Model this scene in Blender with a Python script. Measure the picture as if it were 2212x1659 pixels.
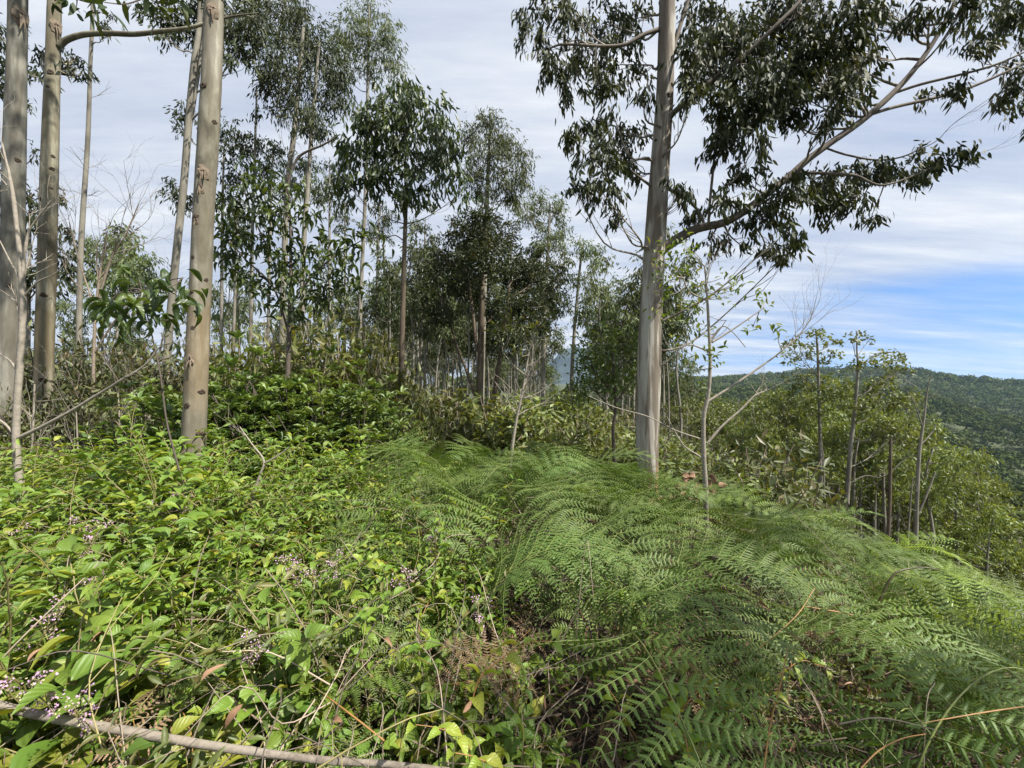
import bpy, math, random
import numpy as np
from math import radians as R
from mathutils import Vector, noise as mnoise

# ------------------------------------------------------------------ camera, sky, sun, exposure
scene = bpy.context.scene
for o in list(bpy.data.objects): bpy.data.objects.remove(o)
COL = scene.collection
EYE = 1.65
FPX = 860.0                       # focal length in pixels of a 2212 px wide view
cam_d = bpy.data.cameras.new('camera'); cam = bpy.data.objects.new('camera', cam_d); COL.objects.link(cam)
cam.location = (0, 0, EYE); cam.rotation_euler = (R(90), 0, 0)
cam_d.sensor_width = 36; cam_d.lens = 14.0; cam_d.clip_start = 0.05; cam_d.clip_end = 60000
scene.camera = cam
SUN = Vector((0.68, -0.34, 1.0)).normalized()
sun_d = bpy.data.lights.new('sun', 'SUN'); sun = bpy.data.objects.new('sun', sun_d); COL.objects.link(sun)
sun_d.energy = 5.0; sun_d.angle = R(0.55); sun_d.color = (1.0, 0.95, 0.86)
sun.rotation_euler = (-SUN).to_track_quat('-Z', 'Y').to_euler()
scene.view_settings.view_transform = 'Standard'; scene.view_settings.look = 'None'
scene.view_settings.exposure = 1.0; scene.view_settings.gamma = 1.0
scene.cycles.max_bounces = 4; scene.cycles.diffuse_bounces = 2; scene.cycles.glossy_bounces = 2
scene.cycles.transmission_bounces = 2; scene.cycles.volume_bounces = 0; scene.cycles.transparent_max_bounces = 4
scene.cycles.sample_clamp_indirect = 4.0
scene.cycles.use_denoising = True; scene.cycles.denoiser = 'OPENIMAGEDENOISE'; scene.cycles.denoising_prefilter = 'NONE'
scene.cycles.use_adaptive_sampling = True; scene.cycles.adaptive_threshold = 0.015

def nd(nt, t, **k):
    n = nt.nodes.new(t)
    for a, b in k.items(): setattr(n, a, b)
    return n
def ln(nt, a, b): nt.links.new(a, b)
def mth(nt, op, a, b=None, c=None, clamp=False):
    n = nd(nt, 'ShaderNodeMath', operation=op); n.use_clamp = clamp
    for i, v in enumerate((a, b, c)):
        if v is None: continue
        if isinstance(v, (int, float)): n.inputs[i].default_value = v
        else: ln(nt, v, n.inputs[i])
    return n.outputs[0]
def ramp(nt, fac, stops, interp='LINEAR'):
    n = nd(nt, 'ShaderNodeValToRGB'); cr = n.color_ramp; cr.interpolation = interp
    while len(cr.elements) < len(stops): cr.elements.new(0.5)
    for e, (p, c) in zip(cr.elements, stops):
        e.position = p; e.color = (c[0], c[1], c[2], 1) if not isinstance(c, (int, float)) else (c, c, c, 1)
    if fac is not None: ln(nt, fac, n.inputs[0])
    return n.outputs[0]

world = bpy.data.worlds.new("World"); scene.world = world; world.use_nodes = True
nt = world.node_tree; nt.nodes.clear()
sky = nd(nt, 'ShaderNodeTexSky'); sky.sky_type = 'NISHITA'; sky.sun_disc = False
sky.sun_elevation = math.asin(SUN.z); sky.sun_rotation = math.atan2(SUN.x, SUN.y)
sky.air_density = 1.0; sky.dust_density = 0.6; sky.ozone_density = 1.6
tc = nd(nt, 'ShaderNodeTexCoord')
skl = nd(nt, 'ShaderNodeVectorMath', operation='ADD'); ln(nt, tc.outputs['Generated'], skl.inputs[0]); skl.inputs[1].default_value = (0, 0, .30); skn = nd(nt, 'ShaderNodeVectorMath', operation='NORMALIZE'); ln(nt, skl.outputs[0], skn.inputs[0]); ln(nt, skn.outputs[0], sky.inputs[0])
sep = nd(nt, 'ShaderNodeSeparateXYZ'); ln(nt, tc.outputs['Generated'], sep.inputs[0])
X, Y, Z = sep.outputs
zz = mth(nt, 'ADD', mth(nt, 'MAXIMUM', Z, 0.0), 0.11)
cx = mth(nt, 'DIVIDE', X, zz); cy = mth(nt, 'DIVIDE', Y, zz)
cmb = nd(nt, 'ShaderNodeCombineXYZ'); ln(nt, cx, cmb.inputs[0]); ln(nt, cy, cmb.inputs[1])
mp = nd(nt, 'ShaderNodeMapping'); ln(nt, cmb.outputs[0], mp.inputs[0]); mp.inputs['Rotation'].default_value = (0, 0, R(-20)); mp.inputs['Scale'].default_value = (0.22, 0.95, 1)
n1 = nd(nt, 'ShaderNodeTexNoise'); ln(nt, mp.outputs[0], n1.inputs[0]); n1.inputs['Scale'].default_value = 0.8; n1.inputs['Detail'].default_value = 7; n1.inputs['Roughness'].default_value = 0.55; n1.inputs['Distortion'].default_value = 0.5
n2 = nd(nt, 'ShaderNodeTexNoise'); ln(nt, mp.outputs[0], n2.inputs[0]); n2.inputs['Scale'].default_value = 3.4; n2.inputs['Detail'].default_value = 6; n2.inputs['Roughness'].default_value = 0.6
# a clear patch of blue low on the right of the sky
dp = nd(nt, 'ShaderNodeVectorMath', operation='SUBTRACT'); ln(nt, tc.outputs['Generated'], dp.inputs[0]); dp.inputs[1].default_value = (0.765, 0.60, 0.10)
ms = nd(nt, 'ShaderNodeVectorMath', operation='MULTIPLY'); ln(nt, dp.outputs[0], ms.inputs[0]); ms.inputs[1].default_value = (1.5, 1.5, 8.5)
le = nd(nt, 'ShaderNodeVectorMath', operation='LENGTH'); ln(nt, ms.outputs[0], le.inputs[0])
hole = ramp(nt, le.outputs['Value'], [(0.0, 0.38), (0.5, 0.27), (1.0, 0.0)], 'EASE')
cov = mth(nt, 'SUBTRACT', mth(nt, 'ADD', mth(nt, 'MULTIPLY', n1.outputs[0], 0.75), mth(nt, 'MULTIPLY', n2.outputs[0], 0.45)), hole)
cfac = ramp(nt, cov, [(0.16, 0.0), (0.34, 0.45), (0.50, 0.88), (0.66, 1.0)], 'LINEAR')
dens = ramp(nt, n2.outputs[0], [(0.3, (5.4, 6.0, 7.4)), (0.5, (6.8, 7.35, 8.4)), (0.68, (8.8, 9.1, 9.6))])
skb = nd(nt, 'ShaderNodeMix', data_type='RGBA', blend_type='MULTIPLY'); skb.inputs['Factor'].default_value = 1; ln(nt, sky.outputs[0], skb.inputs['A']); skb.inputs['B'].default_value = (1.35, 1.75, 2.1, 1)
mx = nd(nt, 'ShaderNodeMix', data_type='RGBA'); ln(nt, cfac, mx.inputs['Factor']); ln(nt, skb.outputs['Result'], mx.inputs['A']); ln(nt, dens, mx.inputs['B'])
bg = nd(nt, 'ShaderNodeBackground'); ln(nt, mx.outputs['Result'], bg.inputs[0]); bg.inputs[1].default_value = 0.052
out = nd(nt, 'ShaderNodeOutputWorld'); ln(nt, bg.outputs[0], out.inputs[0])

# ------------------------------------------------------------------ helpers
rng = np.random.default_rng(11)
random.seed(5)
def at(px, py, Yd): return np.array([(px - 1106) / FPX * Yd, Yd, EYE + (829.5 - py) / FPX * Yd])
def unit(a):
    a = np.asarray(a, float); n = np.linalg.norm(a, axis=-1, keepdims=True); n[n < 1e-9] = 1; return a / n

class MB:
    """collects faces, then links them as ONE mesh object"""
    def __init__(s): s.v = []; s.f = []; s.tot = []; s.uv = []; s.r = []; s.mi = []; s.sm = []; s.n = 0
    def add(s, V, F, UV=None, rnd=None, mi=0, smooth=False):
        V = np.asarray(V, np.float32).reshape(-1, 3); F = np.asarray(F, np.int32)
        if len(V) == 0 or len(F) == 0: return s
        s.v.append(V); s.f.append((F + s.n).ravel()); s.tot.append(np.full(len(F), F.shape[1], np.int32))
        s.uv.append(np.zeros((len(V), 2), np.float32) if UV is None else np.asarray(UV, np.float32))
        s.r.append(np.zeros(len(V), np.float32) if rnd is None else np.broadcast_to(np.asarray(rnd, np.float32), (len(V),)))
        s.mi.append(np.full(len(F), mi, np.int32)); s.sm.append(np.full(len(F), smooth, bool)); s.n += len(V); return s
    def flat(s):
        c = np.concatenate
        s.v = [c(s.v)]; s.f = [c(s.f)]; s.tot = [c(s.tot)]; s.uv = [c(s.uv)]; s.r = [c(s.r)]; s.mi = [c(s.mi)]; s.sm = [c(s.sm)]
        return s
    def merge(s, o, M=None, off=(0, 0, 0), mi=None, drnd=0.0):
        if o.n == 0: return s
        o.flat()
        V = o.v[0]
        if M is not None: V = V @ np.asarray(M, np.float32).T
        V = V + np.asarray(off, np.float32)
        s.v.append(V.astype(np.float32)); s.f.append(o.f[0] + s.n); s.tot.append(o.tot[0]); s.uv.append(o.uv[0])
        s.r.append(((o.r[0] + drnd) % 1.0).astype(np.float32)); s.mi.append(o.mi[0] if mi is None else np.full(len(o.mi[0]), mi, np.int32)); s.sm.append(o.sm[0]); s.n += len(V); return s
    def mesh(s, name, mats, off=(0, 0, 0)):
        s.flat(); me = bpy.data.meshes.new(name)
        V = s.v[0] - np.asarray(off, np.float32); L = s.f[0]; T = s.tot[0]
        me.vertices.add(len(V)); me.vertices.foreach_set('co', V.ravel().astype(np.float32))
        me.loops.add(len(L)); me.loops.foreach_set('vertex_index', L)
        me.polygons.add(len(T)); st = np.zeros(len(T), np.int32); st[1:] = np.cumsum(T)[:-1]
        me.polygons.foreach_set('loop_start', st); me.polygons.foreach_set('loop_total', T)
        me.polygons.foreach_set('material_index', s.mi[0]); me.polygons.foreach_set('use_smooth', s.sm[0])
        u = me.uv_layers.new(name='UVMap'); u.data.foreach_set('uv', s.uv[0][L].ravel().astype(np.float32))
        a = me.attributes.new('rnd', 'FLOAT', 'POINT'); a.data.foreach_set('value', s.r[0].astype(np.float32))
        for m in (mats if isinstance(mats, (list, tuple)) else [mats]): me.materials.append(m)
        me.update(calc_edges=True); return me
    def build(s, name, mats, parent=None, off=(0, 0, 0)):
        if s.n == 0: return None
        o = bpy.data.objects.new(name, s.mesh(name, mats, off)); COL.objects.link(o)
        if parent is not None: o.parent = parent
        return o

def tag(o, label=None, cat=None, group=None, kind=None):
    if label: o['label'] = label
    if cat: o['category'] = cat
    if group: o['group'] = group
    if kind: o['kind'] = kind
    return o
def thing(name, label, cat, loc, group=None):
    o = bpy.data.objects.new(name, None); COL.objects.link(o); o.location = tuple(map(float, loc)); o.empty_display_size = 0.2
    return tag(o, label, cat, group)
def dup(root, loc, rot=(0, 0, 0), sc=1.0, label=None, group=None, meshes=None):
    r = root.copy(); COL.objects.link(r); r.location = tuple(map(float, loc)); r.rotation_euler = rot
    r.scale = (sc, sc, sc) if isinstance(sc, (int, float)) else sc
    if label: r['label'] = label
    if group: r['group'] = group
    for ch in list(root.children):
        c = ch.copy(); COL.objects.link(c); c.parent = r
    return r

def catmull(P, per=6):
    P = np.asarray(P, float); n = len(P)
    if n < 3:
        t = np.linspace(0, 1, per + 1)[:, None]; return P[0] * (1 - t) + P[-1] * t
    Q = np.vstack([2 * P[0] - P[1], P, 2 * P[-1] - P[-2]]); out = []
    for i in range(n - 1):
        a, b, c, d = Q[i:i + 4]
        for t in np.linspace(0, 1, per, endpoint=False):
            out.append(0.5 * ((2 * b) + (-a + c) * t + (2 * a - 5 * b + 4 * c - d) * t * t + (-a + 3 * b - 3 * c + d) * t ** 3))
    out.append(P[-1]); return np.array(out)
def tube(mb, P, r, sides=6, mi=0, rnd=0.0, bump=0.0, smooth=True, cap=False):
    P = np.asarray(P, float); n = len(P); r = np.broadcast_to(np.asarray(r, float), (n,))
    T = unit(np.gradient(P, axis=0)); ref = np.array([1.0, 0, 0]) if abs(T[0][0]) < 0.8 else np.array([0, 1.0, 0])
    U = np.zeros_like(P); u = ref - T[0] * ref.dot(T[0]); u /= np.linalg.norm(u)
    for i in range(n):
        u = u - T[i] * u.dot(T[i]); u /= max(1e-6, np.linalg.norm(u)); U[i] = u
    W = np.cross(T, U); a = np.linspace(0, 2 * np.pi, sides, endpoint=False)
    rr = r[:, None] * np.ones(sides)[None]
    if bump:
        rr = rr * (1 + bump * (rng.random((n, sides)) - 0.5))
    V = P[:, None] + rr[..., None] * (np.cos(a)[None, :, None] * U[:, None] + np.sin(a)[None, :, None] * W[:, None])
    i, j = np.meshgrid(np.arange(n - 1), np.arange(sides), indexing='ij'); j2 = (j + 1) % sides
    F = np.stack([i * sides + j, i * sides + j2, (i + 1) * sides + j2, (i + 1) * sides + j], -1).reshape(-1, 4)
    L = np.concatenate([[0], np.cumsum(np.linalg.norm(np.diff(P, axis=0), axis=1))])
    UV = np.stack(np.broadcast_arrays((np.arange(sides) / sides)[None, :], L[:, None]), -1).reshape(-1, 2)
    mb.add(V.reshape(-1, 3), F, UV, rnd, mi, smooth)
    if cap:
        V2 = np.vstack([V[-1], P[-1] + T[-1] * r[-1] * 0.3]); F2 = np.array([[k, (k + 1) % sides, sides] for k in range(sides)])
        mb.add(V2, F2, None, rnd, mi, False)

# ------------------------------------------------------------------ leaf shapes (local: x across, y along, z up)
def leaf_shape(kind):
    if kind == 'gum0':     # one face, distant
        V = [[0, 0, 0], [.5, .42, .03], [.12, 1, -.02], [-.5, .38, .03]]; F = [[0, 1, 2, 3]]
    elif kind == 'gum':    # sickle with a fold
        ys = [0, .22, .5, .78, 1]; w = [.06, .45, .5, .3, .02]; cx = [0, .05, .2, .42, .8]
        V = []; F = []
        for y, a, c in zip(ys, w, cx): V += [[c - a, y, .12 * a], [c + a, y, .12 * a]]
        for k in range(4): F.append([2 * k, 2 * k + 1, 2 * k + 3, 2 * k + 2])
    elif kind == 'broad':  # ovate leaf, folded on the midrib, tip curling down, toothed edge
        ys = [0, .08, .22, .38, .54, .70, .84, 1.0]; w = [.03, .27, .46, .5, .45, .34, .2, .01]
        V = []; F = []
        for k, (y, a) in enumerate(zip(ys, w)):
            zc = .10 * math.sin(y * 3.1) - .30 * y * y; s = 1.0 + (.05 if k % 2 else -.04)
            V += [[-a * s, y, zc + .30 * a], [0, y, zc - .02], [a * s, y + .01, zc + .30 * a]]
        for k in range(7):
            F.append([3 * k, 3 * k + 1, 3 * k + 4, 3 * k + 3]); F.append([3 * k + 1, 3 * k + 2, 3 * k + 5, 3 * k + 4])
    elif kind == 'bush':   # elongated, folded, 4 faces
        V = [[0, 0, 0], [-.5, .45, .12], [0, .5, -.02], [.5, .45, .12], [-.33, .75, .05], [0, .78, -.06], [.33, .75, .05], [0, 1, -.2]]
        F = [[0, 2, 1, 1], [0, 3, 2, 2], [1, 2, 5, 4], [2, 3, 6, 5], [4, 5, 7, 7], [5, 6, 7, 7]]
        V = np.array(V, float); UV = np.stack([V[:, 0] + .5, V[:, 1]], -1)
        return V, [np.array([[1, 2, 5, 4], [2, 3, 6, 5]]), np.array([[0, 2, 1], [0, 3, 2], [4, 5, 7], [5, 6, 7]])], UV
    V = np.array(V, float); UV = np.stack([V[:, 0] + .5, V[:, 1]], -1)
    return V, [np.array(F)], UV
LS = {k: leaf_shape(k) for k in ('gum0', 'gum', 'broad', 'bush')}
def leaves(mb, kind, P, D, N, L, W, rnd=None, mi=0, smooth=False, mirror=True):
    V, Fs, UV = LS[kind]; P = np.asarray(P, float); n = len(P)
    if n == 0: return
    D = unit(D); Xv = unit(np.cross(D, N)); Zv = np.cross(Xv, D)
    L = np.broadcast_to(L, (n,)); W = np.broadcast_to(W, (n,))
    if rnd is None: rnd = rng.random(n)
    sg = np.where(rng.random(n) < .5, -1, 1) if mirror else np.ones(n)
    A = P[:, None] + V[None, :, 0, None] * (Xv * (W * sg)[:, None])[:, None] + V[None, :, 1, None] * (D * L[:, None])[:, None] + V[None, :, 2, None] * (Zv * L[:, None])[:, None]
    k = len(V); base = (np.arange(n) * k)[:, None, None]
    first = True
    for F in Fs:
        FF = (F[None] + base).reshape(-1, F.shape[1])
        if first: mb.add(A.reshape(-1, 3), FF, np.tile(UV, (n, 1)), np.repeat(rnd, k), mi, smooth); first = False
        else:
            mb.f.append((FF + mb.n - n * k).astype(np.int32).ravel()); mb.tot.append(np.full(len(FF), F.shape[1], np.int32))
            mb.mi.append(np.full(len(FF), mi, np.int32)); mb.sm.append(np.full(len(FF), smooth, bool))

def rvec(n): return unit(rng.normal(size=(n, 3)))

# ------------------------------------------------------------------ materials
def base_mat(name):
    m = bpy.data.materials.new(name); m.use_nodes = True; t = m.node_tree; t.nodes.clear(); return m, t
def leaf_mat(name, cols, rough=.45, trans=.3, tcol=None, veins=False, spec=.5, vein_col=1.5):
    m, t = base_mat(name)
    at_ = nd(t, 'ShaderNodeAttribute', attribute_name='rnd'); oi = nd(t, 'ShaderNodeObjectInfo')
    f = mth(t, 'FRACT', mth(t, 'ADD', at_.outputs['Fac'], mth(t, 'MULTIPLY', oi.outputs['Random'], 0.3)))
    n = len(cols); c = ramp(t, f, [((i + .0) / max(1, n - 1), cols[i]) for i in range(n)])
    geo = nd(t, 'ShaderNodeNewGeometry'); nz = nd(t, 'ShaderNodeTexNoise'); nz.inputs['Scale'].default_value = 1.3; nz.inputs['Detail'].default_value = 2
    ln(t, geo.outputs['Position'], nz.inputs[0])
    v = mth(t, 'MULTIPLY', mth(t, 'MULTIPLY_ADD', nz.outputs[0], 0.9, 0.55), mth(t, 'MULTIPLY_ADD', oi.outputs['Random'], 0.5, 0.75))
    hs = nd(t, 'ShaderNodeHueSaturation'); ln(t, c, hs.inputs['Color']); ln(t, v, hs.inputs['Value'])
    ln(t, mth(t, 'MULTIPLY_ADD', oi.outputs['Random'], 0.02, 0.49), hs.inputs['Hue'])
    col = hs.outputs[0]; bump = None
    if veins:
        uv = nd(t, 'ShaderNodeUVMap'); sp = nd(t, 'ShaderNodeSeparateXYZ'); ln(t, uv.outputs[0], sp.inputs[0])
        ax = mth(t, 'ABSOLUTE', mth(t, 'SUBTRACT', sp.outputs[0], 0.5))
        side = mth(t, 'FRACT', mth(t, 'MULTIPLY', mth(t, 'SUBTRACT', sp.outputs[1], mth(t, 'MULTIPLY', ax, 0.9)), 5.0))
        sv = ramp(t, side, [(0.0, 1.0), (0.12, 0.0), (0.88, 0.0), (1.0, 1.0)])
        mv = ramp(t, ax, [(0.0, 1.0), (0.03, 0.6), (0.06, 0.0)])
        vv = mth(t, 'MAXIMUM', mth(t, 'MULTIPLY', sv, 0.5), mv)
        mxv = nd(t, 'ShaderNodeMix', data_type='RGBA'); ln(t, mth(t, 'MULTIPLY', vv, 0.26), mxv.inputs['Factor']); ln(t, col, mxv.inputs['A'])
        br = nd(t, 'ShaderNodeMix', data_type='RGBA', blend_type='MULTIPLY'); br.inputs['Factor'].default_value = 1; ln(t, col, br.inputs['A']); br.inputs['B'].default_value = (vein_col * 1.15, vein_col, vein_col * .8, 1)
        ln(t, br.outputs['Result'], mxv.inputs['B']); col = mxv.outputs['Result']
        bp = nd(t, 'ShaderNodeBump'); bp.inputs['Strength'].default_value = .28; bp.inputs['Distance'].default_value = .003
        wv = mth(t, 'SINE', mth(t, 'MULTIPLY', side, 6.283)); ln(t, wv, bp.inputs['Height']); bump = bp.outputs[0]
    p = nd(t, 'ShaderNodeBsdfPrincipled'); ln(t, col, p.inputs['Base Color']); p.inputs['Roughness'].default_value = rough; p.inputs['Specular IOR Level'].default_value = spec
    if bump: ln(t, bump, p.inputs['Normal'])
    tr = nd(t, 'ShaderNodeBsdfTranslucent')
    tb = nd(t, 'ShaderNodeMix', data_type='RGBA', blend_type='MULTIPLY'); tb.inputs['Factor'].default_value = 1; ln(t, col, tb.inputs['A']); tb.inputs['B'].default_value = (*(tcol or (1.9, 1.7, .55)), 1)
    ln(t, tb.outputs['Result'], tr.inputs[0])
    mxs = nd(t, 'ShaderNodeMixShader'); mxs.inputs[0].default_value = trans; ln(t, p.outputs[0], mxs.inputs[1]); ln(t, tr.outputs[0], mxs.inputs[2])
    o = nd(t, 'ShaderNodeOutputMaterial'); ln(t, mxs.outputs[0], o.inputs[0]); return m
def bark_mat(name, cols, stretch=7.0, scale=4.0, rough=.85, bumpd=.01, stain=None, streak=0.5, offs=0.0, peel=None):
    m, t = base_mat(name); tcx = nd(t, 'ShaderNodeTexCoord')
    mp = nd(t, 'ShaderNodeMapping'); ln(t, tcx.outputs['Object'], mp.inputs[0]); mp.inputs['Scale'].default_value = (1, 1, 1 / stretch); mp.inputs['Location'].default_value = (offs, offs * 2, offs)
    a = nd(t, 'ShaderNodeTexNoise'); a.inputs['Scale'].default_value = scale * 3; a.inputs['Detail'].default_value = 8; a.inputs['Roughness'].default_value = .62; a.inputs['Distortion'].default_value = .3; ln(t, mp.outputs[0], a.inputs[0])
    b = nd(t, 'ShaderNodeTexNoise'); b.inputs['Scale'].default_value = 1.7; b.inputs['Detail'].default_value = 5; ln(t, tcx.outputs['Object'], b.inputs[0])
    f = mth(t, 'ADD', mth(t, 'MULTIPLY', a.outputs[0], streak), mth(t, 'MULTIPLY', b.outputs[0], 1 - streak))
    n = len(cols); c = ramp(t, f, [(.33 + .34 * i / (n - 1), cols[i]) for i in range(n)])
    if peel:   # long vertical strips of old bark still hanging on the trunk
        mp2 = nd(t, 'ShaderNodeMapping'); ln(t, tcx.outputs['Object'], mp2.inputs[0]); mp2.inputs['Scale'].default_value = (1, 1, .09); mp2.inputs['Location'].default_value = (3.1, 1.7, .4)
        pn = nd(t, 'ShaderNodeTexNoise'); pn.inputs['Scale'].default_value = 9; pn.inputs['Detail'].default_value = 4; pn.inputs['Distortion'].default_value = .4; ln(t, mp2.outputs[0], pn.inputs[0])
        pf = ramp(t, pn.outputs[0], [(.46, 0), (.50, .8), (.56, 1)])
        mxp = nd(t, 'ShaderNodeMix', data_type='RGBA'); ln(t, mth(t, 'MULTIPLY', pf, peel[1]), mxp.inputs['Factor']); ln(t, c, mxp.inputs['A']); mxp.inputs['B'].default_value = (*peel[0], 1); c = mxp.outputs['Result']
    if stain:  # (z0, z1, colour, amount) in object space
        for z0, z1, sc, am in stain:
            sp = nd(t, 'ShaderNodeSeparateXYZ'); ln(t, tcx.outputs['Object'], sp.inputs[0])
            zf = mth(t, 'ADD', sp.outputs[2], mth(t, 'MULTIPLY', mth(t, 'SUBTRACT', a.outputs[0], .5), 1.2))
            mr = nd(t, 'ShaderNodeMapRange'); ln(t, zf, mr.inputs[0]); mr.inputs[1].default_value = z0; mr.inputs[2].default_value = z1; mr.clamp = True
            bell = mth(t, 'MULTIPLY', mth(t, 'SINE', mth(t, 'MULTIPLY', mr.outputs[0], math.pi)), am)
            mxx = nd(t, 'ShaderNodeMix', data_type='RGBA'); ln(t, bell, mxx.inputs['Factor']); ln(t, c, mxx.inputs['A']); mxx.inputs['B'].default_value = (*sc, 1); c = mxx.outputs['Result']
    p = nd(t, 'ShaderNodeBsdfPrincipled'); ln(t, c, p.inputs['Base Color']); p.inputs['Roughness'].default_value = rough; p.inputs['Specular IOR Level'].default_value = .25
    bp = nd(t, 'ShaderNodeBump'); bp.inputs['Strength'].default_value = .6; bp.inputs['Distance'].default_value = bumpd; ln(t, a.outputs[0], bp.inputs['Height']); ln(t, bp.outputs[0], p.inputs['Normal'])
    o = nd(t, 'ShaderNodeOutputMaterial'); ln(t, p.outputs[0], o.inputs[0]); return m
def plain_mat(name, col, rough=.8, var=.4, scale=20):
    m, t = base_mat(name); g = nd(t, 'ShaderNodeTexCoord'); a = nd(t, 'ShaderNodeTexNoise'); a.inputs['Scale'].default_value = scale; a.inputs['Detail'].default_value = 5; ln(t, g.outputs['Object'], a.inputs[0])
    at_ = nd(t, 'ShaderNodeAttribute', attribute_name='rnd')
    v = mth(t, 'ADD', mth(t, 'MULTIPLY_ADD', a.outputs[0], var * 2, 1 - var), mth(t, 'MULTIPLY_ADD', at_.outputs['Fac'], .5, -.25))
    hs = nd(t, 'ShaderNodeHueSaturation'); hs.inputs['Color'].default_value = (*col, 1); ln(t, v, hs.inputs['Value'])
    p = nd(t, 'ShaderNodeBsdfPrincipled'); ln(t, hs.outputs[0], p.inputs['Base Color']); p.inputs['Roughness'].default_value = rough
    bp = nd(t, 'ShaderNodeBump'); bp.inputs['Strength'].default_value = .4; bp.inputs['Distance'].default_value = .01; ln(t, a.outputs[0], bp.inputs['Height']); ln(t, bp.outputs[0], p.inputs['Normal'])
    o = nd(t, 'ShaderNodeOutputMaterial'); ln(t, p.outputs[0], o.inputs[0]); return m

M = {}
M['gum'] = leaf_mat('gum_leaf_shaded', [(.018, .030, .010), (.036, .053, .017), (.027, .041, .014), (.065, .077, .023), (.022, .035, .013)], .6, .15, spec=.3)  # shade of crowns seen from below is put into these darker leaf colours
M['gum_far'] = leaf_mat('gum_leaf_sunny', [(.06, .085, .030), (.085, .115, .038), (.072, .098, .036), (.115, .135, .045), (.065, .09, .035)], .55, .25)  # lighter copy of the gum leaf, sunlight put into its colours
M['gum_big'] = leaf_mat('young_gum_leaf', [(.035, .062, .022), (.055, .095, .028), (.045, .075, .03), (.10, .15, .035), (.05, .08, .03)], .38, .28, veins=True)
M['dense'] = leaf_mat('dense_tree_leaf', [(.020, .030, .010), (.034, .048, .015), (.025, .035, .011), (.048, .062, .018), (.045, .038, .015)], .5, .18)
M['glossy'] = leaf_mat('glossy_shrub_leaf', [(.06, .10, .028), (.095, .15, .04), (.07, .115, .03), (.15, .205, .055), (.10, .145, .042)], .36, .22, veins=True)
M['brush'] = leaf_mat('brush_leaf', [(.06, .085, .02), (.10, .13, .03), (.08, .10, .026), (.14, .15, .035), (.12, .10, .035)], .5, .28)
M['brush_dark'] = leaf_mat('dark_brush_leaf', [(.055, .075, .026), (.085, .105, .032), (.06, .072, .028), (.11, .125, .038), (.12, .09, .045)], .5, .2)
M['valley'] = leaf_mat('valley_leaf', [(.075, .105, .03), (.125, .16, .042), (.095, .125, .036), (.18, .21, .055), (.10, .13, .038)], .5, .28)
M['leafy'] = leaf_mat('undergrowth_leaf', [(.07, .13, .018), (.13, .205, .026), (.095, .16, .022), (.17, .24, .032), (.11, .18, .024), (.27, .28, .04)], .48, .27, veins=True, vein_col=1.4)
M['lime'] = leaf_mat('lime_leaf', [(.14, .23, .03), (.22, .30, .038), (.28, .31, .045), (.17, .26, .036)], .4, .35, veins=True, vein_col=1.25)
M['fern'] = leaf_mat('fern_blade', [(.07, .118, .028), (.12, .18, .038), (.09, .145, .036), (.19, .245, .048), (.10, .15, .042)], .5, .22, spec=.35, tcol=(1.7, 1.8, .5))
M['fern_lime'] = leaf_mat('fern_blade_lime', [(.16, .24, .045), (.22, .30, .05), (.18, .26, .05)], .45, .32)
M['fern_dead'] = leaf_mat('fern_blade_dry', [(.22, .13, .07), (.34, .22, .13), (.16, .09, .05), (.28, .18, .10)], .8, .2, tcol=(1.2, 1.1, .9))
M['stalk'] = plain_mat('fern_stalk', (.20, .24, .06), .5, .3)
M['orange'] = plain_mat('orange_stalk', (.36, .19, .055), .5, .3)
M['stem'] = plain_mat('green_stem', (.26, .22, .09), .6, .3)
M['twig'] = plain_mat('dry_twig', (.30, .24, .18), .85, .35)
M['twig_pale'] = plain_mat('pale_dead_wood', (.36, .315, .255), .85, .4, 30)
M['fallen_bark'] = bark_mat('fallen_branch_bark', [(.07, .06, .045), (.16, .135, .105), (.25, .215, .175), (.18, .155, .12)], 1, 14, bumpd=.006)
M['twig_dark'] = plain_mat('dark_twig', (.12, .095, .075), .85, .3)
M['dry_leaf'] = plain_mat('dry_leaf', (.22, .125, .07), .7, .4)
M['flower'] = plain_mat('pink_flower', (.50, .30, .46), .7, .3, 60)
M['bud'] = plain_mat('cream_bud', (.36, .34, .18), .7, .3, 60)
M['bark_tan'] = bark_mat('smooth_tan_bark', [(.085, .075, .055), (.17, .155, .115), (.25, .23, .18), (.38, .36, .30)], 2.5, 3.4, peel=((.12, .10, .07), .55), stain=[(1.2, 2.6, (.24, .165, .08), .4)], streak=.55)
M['bark_gray'] = bark_mat('smooth_grey_bark', [(.07, .066, .052), (.14, .135, .11), (.24, .23, .19), (.17, .165, .14)], 4, 2.5, peel=((.09, .075, .055), .5), offs=3, streak=.5)
M['bark_mossy'] = bark_mat('stained_grey_bark', [(.075, .068, .045), (.17, .155, .11), (.29, .27, .20), (.21, .195, .15)], 4, 2.5, peel=((.10, .08, .05), .5), offs=7, streak=.5, stain=[(1.9, 3.3, (.13, .10, .045), .6)])
M['bark_peel'] = bark_mat('peeling_bark', [(.12, .105, .085), (.24, .215, .18), (.38, .355, .31), (.33, .30, .255)], 9, 2.6, offs=1, streak=.75, bumpd=.02, peel=((.12, .095, .07), .85), stain=[(-.4, .75, (.42, .25, .12), .9)])
M['bark_thin'] = bark_mat('slim_trunk_bark', [(.11, .10, .08), (.20, .185, .15), (.30, .28, .235)], 6, 3, offs=4)
M['bark_dark'] = bark_mat('brown_bark', [(.06, .045, .03), (.11, .085, .06), (.17, .14, .10)], 6, 3, offs=5)
M['limb_bark'] = bark_mat('limb_bark', [(.06, .05, .04), (.12, .10, .08), (.20, .175, .145)], 3, 4, offs=9)
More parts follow.
